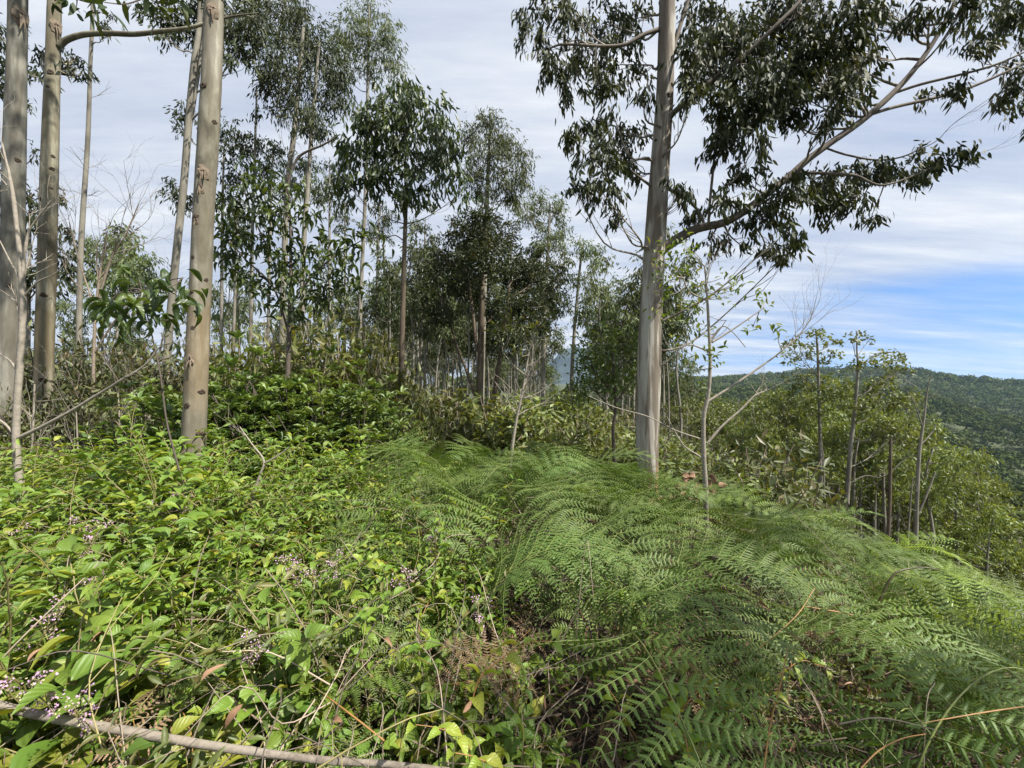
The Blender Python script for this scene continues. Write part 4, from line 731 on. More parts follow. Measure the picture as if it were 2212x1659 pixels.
def place(pr, px, Yd, h, yaw=None, label=None, group=None, first=False, sx=1.0, dz=0):
    x = (px - 1106) / FPX * Yd; z = float(G(x, Yd)) + dz; yaw = rng.random() * 6.28 if yaw is None else yaw
    if first:
        pr.location = (x, Yd, z); pr.rotation_euler = (0, 0, yaw); pr.scale = (h * sx, h * sx, h)
        if label: pr['label'] = label
        if group: pr['group'] = group
        return pr
    return dup(pr, (x, Yd, z), (0, 0, yaw), (h * sx, h * sx, h), label, group)
def h_for(py, px, Yd):   # height that reaches image row py at that spot
    x = (px - 1106) / FPX * Yd; return EYE + (829.5 - py) / FPX * Yd - float(G(x, Yd))
LG = 'glossy dark green broad leaved shrub in the row behind the tan trunk'
gl = [shrub('glossy_shrub', 1.0, .62, 26, 1500, ('bush', .10, .032), 'glossy', rosette=9, lab=LG, grp='glossy shrubs behind the tan trunk') for _ in range(3)]
sp_ = [(470, 5.6, 775), (545, 5.4, 760), (615, 5.9, 765), (690, 5.6, 770), (755, 6.0, 790), (825, 6.4, 835), (375, 6.2, 790), (330, 6.6, 860), (500, 4.9, 880), (600, 4.9, 900), (700, 5.1, 900), (650, 6.6, 745), (570, 6.6, 750), (790, 5.4, 900), (350, 5.2, 930)]
for k, (px, Yd, py) in enumerate(sp_):
    place(gl[k % 3], px, Yd, h_for(py, px, Yd), label=LG, group='glossy shrubs behind the tan trunk', first=k < 3, sx=.85)
LD = 'dark brown green brush of fine dry leaves between the leftmost trunks and the tan trunk'
db = [shrub('brush_shrub', 1.0, .55, 34, 2600, ('gum0', .075, .022), 'brush_dark', lab=LD, grp='dark brush at the left') for _ in range(3)]
k = 0
for px, Yd, py in [(20, 7.5, 740), (80, 7.2, 750), (150, 7.4, 745), (210, 7.6, 735), (265, 7.3, 735), (320, 7.5, 730), (370, 7.8, 735), (50, 6.2, 860), (125, 6.3, 850), (195, 6.2, 850), (260, 6.4, 845), (320, 6.2, 850), (100, 5.4, 950), (220, 5.3, 960), (300, 5.3, 960), (-40, 6.5, 760), (-80, 5.5, 820), (420, 8.5, 740), (480, 9, 735), (0, 8.8, 690), (120, 9, 700), (240, 9.2, 700), (340, 9, 690), (560, 9.5, 720), (650, 9.5, 715), (170, 5.0, 990), (380, 5.6, 930)]:
    place(db[k % 3], px, Yd, h_for(py, px, Yd), label=LD, group='dark brush at the left', first=k < 3, sx=.9); k += 1
LY = 'yellow green fine leaved bush in the clearing behind the ferns, among the plantation stems'
yb = [shrub('bush', 1.0, .6, 30, 1700, ('gum0', .11, .034), ['brush', 'valley', 'brush_dark'][q], up=.3, lab=LY, grp='bushes between the plantation stems', stem_mat='twig') for q in range(3)]
k = 0
for _ in range(150):
    Yd = math.exp(rng.uniform(math.log(9), math.log(42))); px = rng.uniform(380 if Yd > 12 else 860, 1600)
    if px > 1450 and Yd < 14: continue
    h = rng.uniform(.9, 2.3) * (1.35 if Yd > 18 else 1); place(yb[k % 3], px, Yd, h, label=LY, group='bushes between the plantation stems', first=k < 3, sx=rng.uniform(.9, 1.5)); k += 1
LN = 'narrow leaved yellow green bush rising above the glossy shrubs'
for px, Yd, py in [(700, 7.6, 640), (740, 7.8, 665), (665, 7.8, 680), (770, 8.0, 700), (850, 8.2, 790), (900, 8.2, 830), (640, 8.0, 660), (720, 8.6, 650), (590, 8.4, 690), (530, 8.6, 700), (480, 8.2, 720), (790, 8.8, 690), (760, 9.5, 660), (830, 9.5, 720), (680, 7.0, 730), (800, 7.2, 780), (880, 7.6, 850)]:
    place(yb[0], px, Yd, h_for(py, px, Yd), label=LN, group='narrow leaved bushes above the glossy shrubs', sx=.6)
LSB = 'low olive bush on the slope edge right of the young sparse tree'
for _ in range(34):
    Yd = rng.uniform(7.5, 16); px = rng.uniform(1480, 2250) if Yd > 10 else rng.uniform(1500, 1750)
    place(yb[1 + k % 2], px, Yd, rng.uniform(.9, 2.2), label=LSB, group='olive bushes on the slope edge', sx=rng.uniform(.8, 1.3)); k += 1

# ------------------------------------------------------------------ bracken
def lobed(n=5):
    V = []; F = []
    for k in range(n + 1): V.append([0, k / n, .03 * math.sin(k)])
    for sd in (-1, 1):
        b0 = len(V)
        for k in range(n + 1): V.append([sd * .30 * (1 - (k / n) ** 2 * .9), k / n, -.02])
        for k in range(n): V.append([sd * .5 * (1 - (k / n) ** 2 * .8), (k + .75) / n, -.035])
        for k in range(n): F.append([k, k + 1, b0 + k + 1, b0 + k]); F.append([b0 + k, b0 + k + 1, b0 + n + 1 + k, b0 + n + 1 + k])
    V = np.array(V, float); q = [f for f in F if f[2] != f[3]]; t3 = [f[:3] for f in F if f[2] == f[3]]; return V, [np.array(q), np.array(t3)], np.stack([V[:, 0] + .5, V[:, 1]], -1)
LS['lobed'] = lobed()
V0 = np.array([[0, 0, 0], [.42, .35, -.02], [0, 1, -.06], [-.42, .35, -.02]]); LS['pin0'] = (V0, [np.array([[0, 1, 2, 3]])], np.stack([V0[:, 0] + .5, V0[:, 1]], -1))
def frond(sz=1.0, hi=True, stipe=.5, ang0=82, ang1=-30, npin=10, dense=17, droop=.5, curlside=0.):
    """one bracken leaf: arrays for blade and stalk; it arches towards +y"""
    bl = MB(); st = MB(); tot = (stipe + 1.1) * sz; n = 26; ts = np.linspace(0, 1, n); sp = stipe / (stipe + 1.1)
    ang = np.radians(np.where(ts < sp, ang0 - 8 * ts / sp, (ang0 - 8) + (ang1 - ang0 + 8) * np.clip((ts - sp) / (1 - sp), 0, 1) ** .75))
    side = curlside * ts ** 2; d = np.stack([np.sin(side) * np.cos(ang), np.cos(ang) * np.cos(side), np.sin(ang)], -1); P = np.vstack([[0, 0, 0], np.cumsum(d[:-1] * tot / (n - 1), axis=0)])
    tube(st, P, np.linspace(.0045, .001, n) * sz ** .7, 6 if hi else 3)
    def pt(t): return np.array([np.interp(t, ts, P[:, k]) for k in range(3)]), unit(np.array([np.interp(t, ts, d[:, k]) for k in range(3)]))
    PP = []; DD = []; NN = []; LL = []
    def pinna(o, ax, nrm, L, m, wmax):
        k = 9; t = np.linspace(0, 1, k); dd = np.array([unit(ax * 1 + np.array([0, 0, -droop * 1.7]) * q ** 1.5 + nrm * .40 * math.sin(q * 3.1)) for q in t]); C = np.vstack([[0, 0, 0], np.cumsum(dd[:-1] * L / (k - 1), axis=0)]) + o
        tube(bl, C, np.linspace(.0016, .0005, k) * sz ** .7, 4 if hi else 3, mi=1)
        q = np.linspace(.05, .99, m); Q = np.stack([np.interp(q, t, C[:, a]) for a in range(3)], -1); T = unit(np.stack([np.interp(q, t, dd[:, a]) for a in range(3)], -1)); Nn = unit(nrm - T * (T @ nrm)[:, None]); S = np.cross(T, Nn)
        w = wmax * np.minimum(1, .55 + q * 2.5) * (1 - q) ** .75 + .005 * sz
        for s in (-1, 1):
            PP.append(Q); DD.append(unit(S * s * .93 + T * .38 - Nn * .10 + rng.normal(size=(m, 3)) * .05)); NN.append(Nn + rng.normal(size=(m, 3)) * .08); LL.append(w * rng.uniform(.92, 1.06, m))
    for k in range(npin):
        f = k / npin; t = sp + (1 - sp) * (f ** .85) * .95; o, T = pt(t); sv = unit(np.cross(T, [0, 0, 1.]) if abs(T[2]) < .95 else np.array([1., 0, 0])); nrm = np.cross(sv, T); L = sz * .56 * (1 - f) ** .8 * (.9 if k == 0 else 1) + .03 * sz
        for s in (-1, 1): pinna(o, unit(sv * s * .9 + T * (.35 + .25 * f)), nrm, L * rng.uniform(.9, 1.08), max(6, int(dense * (.35 + .65 * (1 - f)))), sz * .064 * (1 - .45 * f))
    P_ = np.vstack(PP); D_ = np.vstack(DD); N_ = np.vstack(NN); L_ = np.concatenate(LL)
    r_ = .5 + rng.normal(size=len(P_)) * .05; leaves(bl, 'lobed' if hi else 'pin0', P_, D_, N_, L_, (.36 if hi else .42) * L_, np.clip(r_ - .25 + rng.normal() * .12, 0, .99), mirror=False)
    return bl, st
FRH = [frond(rng.uniform(.95, 1.1), True, .55, 86, a, 10, 21, dr, cs) for a, dr, cs in [(-55, .5, .2), (-65, .6, -.3), (-45, .5, 0), (-75, .7, .3), (-60, .4, -.15), (-50, .6, .3)]]
FRL = [frond(rng.uniform(.9, 1.05), False, .5, 84, a, 9, 18, .5, cs) for a, cs in [(-30, .3), (-45, -.3), (-20, 0)]]
def fern_proto(k, mat, smat, name='bracken_fern'):
    root = thing(name, '', 'fern', (0, 0, -50)); FRH[k][1].build('stalk', M[smat], root); FRH[k][0].build('blade', [M[mat], M['stalk']], root); return root
LFE = ('bracken frond of the dense green bed covering the slope right of centre', 'bracken of the bed right of centre')
LFB = ('green bracken frond scattered among the leafy undergrowth left of centre', 'bracken among the leafy undergrowth')
LFY = ('yellow green bracken frond at the far right edge of the fern bed', 'yellow green bracken at the right edge')
LFD = ('dry brown bracken frond sagging between the green ones', 'dry brown bracken fronds')
fp = {m: [fern_proto(k, m, s) for k in range(6)] for m, s in (('fern', 'stalk'), ('fern_lime', 'stalk'), ('fern_dead', 'orange'))}
for L_ in fp.values():
    for r_ in L_: r_['_p'] = 1
used_p = set()
def put_fern(kind, x, y, yaw, sc, lab, tilt=(0, 0), dz=0.):
    pr = fp[kind][rng.integers(6)]; z = float(G(x, y)) + dz
    if pr.name not in used_p:
        used_p.add(pr.name); pr.location = (x, y, z); pr.rotation_euler = (tilt[0], tilt[1], yaw); pr.scale = (sc,) * 3; pr['label'] = lab[0]; pr['group'] = lab[1]; return pr
    return dup(pr, (x, y, z), (tilt[0], tilt[1], yaw), sc, lab[0], lab[1])
def in_bed(x, y):   # where the bracken grows
    px = 1106 + x / y * FPX
    if y < .75: return False
    if px < 700: return 0
    if (x - .10) ** 2 + ((y - 1.4) * .8) ** 2 < .28 ** 2: return 0
    if hash_noise(x + 3, y, 1.9) < -.38: return 0     # bare hollows between the mounds
    if y < 2.0: return px > 1240
    if y < 3.0: return px > 1000
    return px > 780
def yaw_down(spread=.65, az=(.45, -.9)):
    return -math.atan2(az[0], az[1]) + rng.normal() * spread      # local +y turned towards az
pts = []
for _ in range(20000):
    if len(pts) >= 520: break
    y = rng.uniform(.8, 10.5); x = rng.uniform(-1.5, 7.8)
    if not in_bed(x, y) or x / y > 1.5 or x > 6.8 + .0 * y: continue
    if y > 6 and x > 5.5: continue
    if any((x - a_) ** 2 + (y - b_) ** 2 < ((.24 if y < 2.6 else .18) + .020 * y) ** 2 for a_, b_ in pts): continue
    pts.append((x, y))
pts.sort(key=lambda q: q[0] ** 2 + q[1] ** 2)
for x, y in pts[:245]:
    px = 1106 + x / y * FPX; lime = (px > 1850 and y > 2.6 and rng.random() < .45)
    put_fern('fern_lime' if lime else 'fern', x, y, yaw_down(.95), rng.uniform(.66, 1.0) * (1 if y > 2.6 else 1.18) * (1 + .20 * float(hash_noise(x + 3, y, 1.9))), LFY if lime else LFE, (rng.normal() * .28, rng.normal() * .28), dz=-.12 - .1 * rng.random() - (.14 if y < 2.6 else 0))
sm = MB()
def stuff_fern(x, y, yaw, sc, k=None):
    b, s = FRL[rng.integers(3)]; c, n = math.cos(yaw), math.sin(yaw); Mx = np.array([[c, -n, 0], [n, c, 0], [0, 0, 1]]) * sc; o = (x, y, float(G(x, y))); sm.merge(b, Mx, o, None, rng.uniform(-.25, .25)); sm.merge(s, Mx, o, 1)
for x, y in pts[245:]: stuff_fern(x, y, yaw_down(1.2), rng.uniform(.55, .8) * (1 if y < 5.5 else .75))
for _ in range(120):
    Yd = rng.uniform(3.5, 8.5); px = rng.uniform(620, 1500); x = (px - 1106) / FPX * Yd
    stuff_fern(x, Yd, yaw_down(1.5, (.2, -.8)), rng.uniform(.5, .72) * (1 if Yd < 5 else .75))
tag(sm.build('fern_bed', [M['fern'], M['stalk']]), 'fine green bracken carpet behind the near fronds', 'ferns', kind='stuff')
for _ in range(40):
    Yd = rng.uniform(1.3, 4.2); px = rng.uniform(60, 1000) if rng.random() < .35 else rng.uniform(560, 1020); x = (px - 1106) / FPX * Yd; put_fern('fern', x, Yd, rng.random() * 6.28, rng.uniform(.34, .52), LFB, (rng.normal() * .15, rng.normal() * .15))
for px, Yd in [(1080, 1.75), (1120, 1.95), (1520, 1.45), (1300, 2.3), (1700, 2.2), (960, 2.6), (340, 1.3), (1150, 2.4)]:
    put_fern('fern_dead', (px - 1106) / FPX * Yd, Yd, rng.random() * 6.28, rng.uniform(.4, .55), LFD, (.45 * rng.normal(), .45 * rng.normal()), dz=.02)

# the tall dark stalk that arches over the bed, with its lime coloured fronds
P, r = poly3([(2030, 1232, 2.5, 0), (2000, 1226, 3, 0), (1965, 1228, 3.5, 0), (1932, 1240, 4.5, 0), (1908, 1280, 5, 0), (1890, 1330, 6, 0), (1880, 1400, 6.5, 0), (1872, 1480, 7, 0)], 2.6)
root = thing('bracken_fern', 'tall dark arched bracken stalk rising above the fern bed with lime fronds at its tip', 'fern', P[-1]); mb = MB(); C = catmull(P, 5); tube(mb, C, np.interp(np.linspace(0, 7, len(C)), range(8), r), 8); mb.build('stalk', plain_mat('dark_stalk', (.10, .085, .03), .5), root, P[-1])
for rx_, yw, s_, o_ in ((-.5, -1.55, .55, 0), (-.4, -1.0, .45, 0), (-.55, -2.2, .45, 0), (-.7, -1.3, .38, 3)):
    b = MB(); b.merge(frond(1.0, True, .05, 20, -40, 11, 20, .35)[0], None); o = b.build('blade', [M['fern_lime'], M['stalk']], root); o.location = tuple(P[o_] - P[-1]); o.rotation_euler = (rx_ * .3, 0, yw); o.scale = (s_,) * 3

# ------------------------------------------------------------------ leafy undergrowth
def shoot(H=.6, n=9, L=.075, W=.042, lean=.5, kind='broad', wild=.25, tip=.6):
    st = MB(); lf = MB(); a_ = rng.random() * 6.28; k = 12; t = np.linspace(0, 1, k); bend = lean * t ** 1.6
    P = np.stack([np.cos(a_) * np.sin(bend) * t, np.sin(a_) * np.sin(bend) * t, np.cos(bend) * t], -1) * H + np.cumsum(rng.normal(size=(k, 3)) * .012 * H, axis=0); P -= P[0]
    tube(st, P, np.linspace(.0034, .0016, k), 4); T = unit(np.gradient(P, axis=0)); q = np.linspace(.22, 1, n)
    for i, f in enumerate(q):
        o = np.array([np.interp(f, t, P[:, c]) for c in range(3)]); tt = unit(np.array([np.interp(f, t, T[:, c]) for c in range(3)])); an = i * 1.571 + rng.normal() * .3
        for s in (0, 3.1416):
            D = unit(np.array([math.cos(an + s), math.sin(an + s), 0]) + tt * .35 + rng.normal(size=3) * wild); Nn = unit(np.array([0, -.12, 1.]) + rng.normal(size=3) * wild); l = L * (1 - .45 * f ** 3 * tip) * rng.uniform(.75, 1.15)
            leaves(lf, kind, [o + D * .012], [D], [Nn], [l], [l * W / L], [rng.random()], smooth=True)
    return lf, st
SH = [shoot(rng.uniform(.45, .7), 8, .098, .052, rng.uniform(.3, 1.0)) for _ in range(8)]
SHB = [shoot(rng.uniform(.4, .6), 7, .125, .08, rng.uniform(.4, 1.1)) for _ in range(5)]
SHN = [shoot(rng.uniform(.5, .8), 11, .085, .026, rng.uniform(.2, .9), 'bush', .35) for _ in range(5)]
SHL = [shoot(rng.uniform(.3, .5), 6, .07, .042, rng.uniform(.5, 1.2)) for _ in range(4)]
def plant_proto(arr, mat, name, smat='stem'):
    root = thing(name, '', 'plant', (0, 0, -50)); arr[1].build('stem', M[smat], root); arr[0].build('foliage', M[mat], root); return root
LPL = ('leafy green shoot with paired toothed leaves in the undergrowth at the lower left', 'leafy shoots at the lower left')
LPB = ('shoot with big rounded glossy leaves among the small leaved undergrowth near the camera', 'big leaved shoots near the camera')
LPN = ('narrow leaved dull green shoot in the undergrowth', 'narrow leaved shoots at the left')
LPV = ('bright lime green young climbing shoot on top of the undergrowth and ferns', 'lime green climbing shoots')
pp = {'s': [plant_proto(a_, 'leafy', 'leafy_plant') for a_ in SH], 'b': [plant_proto(a_, 'leafy', 'leafy_plant') for a_ in SHB], 'n': [plant_proto(a_, 'brush', 'leafy_plant', 'twig') for a_ in SHN], 'l': [plant_proto(a_, 'lime', 'vine_shoot', 'orange') for a_ in SHL]}
def put(kind, x, y, sc, lab, dz=0., tilt=.2):
    pr = pp[kind][rng.integers(len(pp[kind]))]; loc = (x, y, float(G(x, y)) + dz); ro = (rng.normal() * tilt, rng.normal() * tilt, rng.random() * 6.28)
    if pr.name not in used_p:
        used_p.add(pr.name); pr.location = loc; pr.rotation_euler = ro; pr.scale = (sc,) * 3; pr['label'] = lab[0]; pr['group'] = lab[1]; return pr
    return dup(pr, loc, ro, sc, lab[0], lab[1])
def leafy_zone(px, y):
    if y > 4.6: return px < 640
    if y > 3.0: return px < 860
    if y > 2.1: return px < 1040
    return px < 1260
pl = []
for _ in range(60000):
    if len(pl) >= 1150: break
    y = rng.uniform(.62, 5.6); x = rng.uniform(-7, .3); px = 1106 + x / y * FPX
    if px < -140 or not leafy_zone(px, y): continue
    if (x - .14) ** 2 + ((y - 1.5) * .8) ** 2 < .30 ** 2: continue
    if rng.random() > .35 + .6 / y: continue
    if hash_noise(x * 1.3 + 5, y, 2.3) < -.58: continue
    if any((x - a_) ** 2 + (y - b_) ** 2 < (.035 + .012 * y) ** 2 for a_, b_ in pl): continue
    pl.append((x, y))
pl.sort(key=lambda q: q[0] ** 2 + q[1] ** 2)
for k, (x, y) in enumerate(pl[:250]):
    big = rng.random() < (.45 if y < 1.6 else .18); mound = 1 + .42 * float(hash_noise(x + 1, y, 1.7))
    nar = (not big) and rng.random() < .42
    put('b' if big else 'n' if nar else 's', x, y, rng.uniform(.75, 1.1) * mound * (1.0 if y > 1.1 else .8), LPB if big else (LPN if nar else LPL))
sm = MB()
for x, y in pl[250:]:
    q_ = rng.random(); a_ = SH[rng.integers(8)] if q_ < .5 else SHN[rng.integers(5)] if q_ < .90 else SHB[rng.integers(5)]; yaw = rng.random() * 6.28; c, n = math.cos(yaw), math.sin(yaw); Mx = np.array([[c, -n, 0], [n, c, 0], [0, 0, 1]]) * rng.uniform(.8, 1.25) * (1 + .3 * float(hash_noise(x + 1, y, 1.7))); o = (x, y, float(G(x, y))); d_ = rng.random() * .4; sm.merge(a_[0], Mx, o, 0, d_); sm.merge(a_[1], Mx, o, 1)
tag(sm.build('undergrowth', [M['leafy'], M['stem']]), 'mass of small green leaves behind the nearest shoots at the left', 'undergrowth', kind='stuff')
def hit(px, py, h):    # where the sight line meets the plants' upper surface
    for y in np.geomspace(.6, 30, 400):
        p = at(px, py, y)
        if p[2] < float(G(p[0], p[1])) + h: return p
    return at(px, py, 8)
for px, py in [(960, 975), (930, 1000), (1000, 1010), (985, 1050), (900, 1030), (1010, 1080), (880, 1010), (960, 1040), (820, 1040), (1000, 1450), (880, 1300), (900, 1250), (1060, 1330), (1660, 1360), (1560, 1420), (1500, 1520), (1450, 1450), (1350, 1640), (780, 1010), (620, 1060), (560, 1120), (640, 1110), (480, 1090), (750, 1130), (1080, 1600), (1000, 1500), (1540, 1450), (1380, 1420), (400, 1480), (300, 1330), (1860, 1130), (1340, 1190)]:
    p = hit(px, py, .62); put('l', p[0], p[1], rng.uniform(.8, 1.2), LPV, dz=.22 + .1 * rng.random(), tilt=.3)
for px, py in [(1010 + rng.integers(-120, 150), 1480 + rng.integers(-200, 160)) for _ in range(48)]:
    p = hit(px, py, .5); put('b' if rng.random() < .5 else 's', p[0], p[1], rng.uniform(.6, .95), ('glossy round leaved climber hanging beside the dark hollow at the bottom centre', 'climbers beside the dark hollow'), tilt=.5)

for px, py in [(60, 1600), (150, 1640), (260, 1650), (380, 1630), (470, 1655), (590, 1650), (700, 1655), (800, 1640), (20, 1560), (330, 1590), (640, 1610), (880, 1650), (110, 1540), (520, 1600)]:
    p = hit(px, py, .45); put('b', p[0], p[1], rng.uniform(.75, 1.0), LPB, tilt=.3)

# pink and cream flower sprigs
def sprig():
    st = MB(); fl = MB(); bd = MB(); H = .62; k = 8; t = np.linspace(0, 1, k); a_ = rng.random() * 6.28; P = np.stack([np.cos(a_) * t ** 2 * .25, np.sin(a_) * t ** 2 * .25, t - .12 * t ** 3], -1) * H; tube(st, P, np.linspace(.003, .0015, k), 4)
    for s in range(5):
        e = P[-1 - s // 2] + unit(rng.normal(size=3) + [0, 0, .8]) * rng.uniform(.03, .06); c = catmull([P[-1 - s // 2], (P[-1] + e) / 2 + rng.normal(size=3) * .008, e], 3); tube(st, c, np.full(len(c), .0012), 3); n = 13
        for m, cc, num, rr in ((fl, e, n, .010), (bd, (e + c[0]) / 2, 10, .010)):
            Q = cc + rng.normal(size=(num, 3)) * rr; d = unit(Q - cc + 1e-5); leaves(m, 'gum0', Q, d, rvec(num), .007, .006); leaves(m, 'gum0', Q, rvec(num), d, .006, .006)
    root = thing('flowering_sprig', '', 'flower', (0, 0, -50)); st.build('stem', M['stem'], root); fl.build('blossom', M['flower'], root); bd.build('bud', M['bud'], root); return root
spg = [sprig() for _ in range(4)]; LFL = ('sprig of small pink and cream flowers among the green leaves at the lower left', 'pink flower sprigs in the undergrowth')
for k, (px, py) in enumerate([(325, 1085), (305, 1105), (345, 1095), (700, 1190), (720, 1205), (690, 1215), (560, 1345), (195, 1450), (110, 1400), (20, 1600), (190, 1635), (335, 985), (405, 1005), (785, 1160), (890, 1165), (20, 1350), (90, 1240), (265, 1440), (60, 1060), (100, 1110), (240, 1110), (120, 1170), (380, 1075), (545, 1330), (60, 1290), (930, 1130), (30, 1530), (1040, 1330), (860, 1210)]):
    h = .60; p = hit(px, py, h + .04)
    if k > 3 and p[1] < 1.25: continue
    pr = spg[k % 4]; loc = (p[0], p[1], p[2] - .56); ro = (0, 0, rng.random() * 6.28)
    if k < 4: pr.location = loc; pr.rotation_euler = ro; pr['label'], pr['group'] = LFL
    elif rng.random() < .75: dup(pr, loc, ro, rng.uniform(.9, 1.1), *LFL)

# fallen and dry things
def stick(name, label, cat, pts, mat, Yd=None, group=None, sides=10, bump=.1, per=6, drop=0.):
    P, r = poly3(pts, 0); C = catmull(P, per); rr = np.interp(np.linspace(0, len(P) - 1, len(C)), np.arange(len(P)), r); m = MB(); tube(m, C, rr, sides, bump=bump, cap=True); o = m.build(name, M[mat], None, P[0]); o.location = tuple(P[0] - np.array([0, 0, drop])); return tag(o, label, cat, group)
stick('fallen_branch', 'long pale grey fallen branch lying across the leafy plants at the bottom left', 'branch', [(-60, 1475, 15, 1.34), (20, 1500, 15, 1.32), (130, 1523, 17, 1.30), (250, 1545, 17, 1.28), (420, 1574, 16, 1.26), (560, 1594, 15, 1.25), (700, 1611, 14, 1.24), (840, 1620, 13, 1.24), (960, 1632, 10, 1.24), (1040, 1645, 6, 1.24)], 'fallen_bark', bump=.22, sides=14, drop=.045)
k = 0
for pts_ in [[(1630, 1800, 4, 1.1), (1650, 1659, 4, 1.25), (1665, 1560, 3.5, 1.32), (1690, 1460, 3, 1.4), (1700, 1400, 1.5, 1.45)], [(1860, 1659, 3, 1.2), (1900, 1620, 3, 1.25), (1950, 1595, 2.5, 1.3), (2000, 1585, 1.5, 1.35)], [(2260, 1520, 3, 1.5), (2150, 1535, 3, 1.5), (2060, 1550, 2.5, 1.5), (1990, 1562, 1, 1.5)], [(1640, 1400, 1.5, 1.9), (1720, 1330, 2, 2), (1760, 1270, 1.5, 2.1)], [(1850, 1330, 3, 2.3), (1800, 1320, 3, 2.3), (1740, 1310, 2, 2.3)], [(700, 1500, 3, 1.5), (760, 1545, 4, 1.4), (830, 1600, 4, 1.35)]]:
    stick('dry_stalk', 'thin orange dry stalk lying over the green plants of the foreground', 'stalk', pts_, 'orange', group='orange stalks in the foreground', sides=6, bump=.05); k += 1
dl = MB(); leaves(dl, 'broad', [[0, 0, 0]], [[0, 1, 0]], [[0, 0, 1.]], [.11], [.032], [.5], smooth=True, mirror=False); dlo = dl.build('fallen_leaf', M['dry_leaf'])
for k, (px, py) in enumerate([(435, 1470), (238, 1362), (525, 1520), (1000, 1540), (1850, 1485), (1640, 1300), (1480, 1270), (740, 1560), (60, 1430), (560, 1180), (1120, 1150), (250, 1165), (1390, 1480), (1340, 1480), (830, 1380)]):
    p = hit(px, py, .6); o = dlo if k == 0 else dlo.copy()
    if k: COL.objects.link(o)
    o.location = tuple(p); o.rotation_euler = (rng.normal() * .5, rng.normal() * .5, rng.random() * 6.28); o.scale = (rng.uniform(.45, .8),) * 3; tag(o, 'dry reddish brown leaf caught on top of the green foreground plants', 'leaf', 'dry leaves caught on the plants')
# withered brown leaves around the foot of the young sparse tree
m = MB(); c = at(1500, 1055, 5.0); base = c + np.array([0, 0, -.6]); n = 60; leaves(m, 'broad', c + rng.normal(size=(n, 3)) * np.array([.22, .15, .10]), unit(rvec(n) + [0, 0, -.5]), rvec(n), .10, .07, smooth=True)
root = thing('withered_plant', 'withered plant with curled red brown leaves beside the foot of the young sparse tree', 'plant', base); m.build('foliage', M['dry_leaf'], root, base); s_ = MB(); twigs(s_, base, (0, 0, 1), .6, .008, 2, .5); s_.build('stem', M['twig_dark'], root, base)

# litter of dry twigs and dead leaves under the plants
m = MB(); n = 5200; y = np.exp(rng.uniform(math.log(.6), math.log(7), n)); x = (rng.uniform(-150, 2350, n) - 1106) / FPX * y; z = G(x, y) + rng.random(n) ** 2 * .38 + .02
D = unit(rng.normal(size=(n, 3)) * [1, 1, .45]); L = rng.uniform(.08, .45, n); P = np.stack([x, y, z], -1); S = unit(np.cross(D, rvec(n))); U = np.cross(D, S); w = .0014 + .0016 * rng.random((n, 1)); bend = rng.normal(size=(n, 3)) * L[:, None] * .12
V = np.stack([P - D * L[:, None] / 2 + S * w, P - D * L[:, None] / 2 - S * w * .5 + U * w, P - D * L[:, None] / 2 - S * w * .5 - U * w, P + bend + S * w, P + bend - S * w * .5 + U * w, P + bend - S * w * .5 - U * w, P + D * L[:, None] / 2 + S * w * .6, P + D * L[:, None] / 2 + U * w * .6, P + D * L[:, None] / 2 - U * w * .6], 1)
Fq = np.array([[0, 1, 4, 3], [1, 2, 5, 4], [2, 0, 3, 5], [3, 4, 7, 6], [4, 5, 8, 7], [5, 3, 6, 8]]); F = (Fq[None] + (np.arange(n) * 9)[:, None, None]).reshape(-1, 4); m.add(V.reshape(-1, 3), F, None, np.repeat(rng.random(n), 9), 0)
n = 16000; y = np.exp(rng.uniform(math.log(.6), math.log(7), n)); x = (rng.uniform(-150, 2350, n) - 1106) / FPX * y; P = np.stack([x, y, G(x, y) + .01 + .22 * rng.random(n) ** 2], -1); leaves(m, 'gum0', P, rvec(n) * [1, 1, .5], rvec(n) * .6 + [0, 0, 1], rng.uniform(.03, .09, n), .018, mi=1)
tag(m.build('twig_litter', [plain_mat('litter_twig', (.17, .125, .09), .9, .35), plain_mat('litter_leaf', (.12, .07, .04), .9, .4)]), 'litter of dry twigs and brown leaves under the plants', 'litter', kind='stuff')
m = MB()
for _ in range(420):
    y = math.exp(rng.uniform(math.log(.8), math.log(5))); px = rng.uniform(-80, 1250 if rng.random() < .75 else 2200); x = (px - 1106) / FPX * y; p0 = np.array([x, y, float(G(x, y)) + .1 + .4 * rng.random()]); L_ = rng.uniform(.25, .8); d_ = unit(rng.normal(size=3) * [1, 1, .5] + [0, 0, .35])
    c_ = catmull([p0, p0 + d_ * L_ * .4 + rng.normal(size=3) * .05 * L_, p0 + d_ * L_ * .75 + rng.normal(size=3) * .09 * L_, p0 + d_ * L_ + np.array([0, 0, -.18 * L_])], 4); tube(m, c_, np.linspace(.0026, .001, len(c_)) * rng.uniform(.7, 1.4), 4, mi=int(rng.integers(3)), rnd=rng.random())
tag(m.build('tangled_stems', [M['stem'], M['twig'], M['twig_dark']]), 'thin bare vine stems woven through the undergrowth', 'stems', kind='stuff')
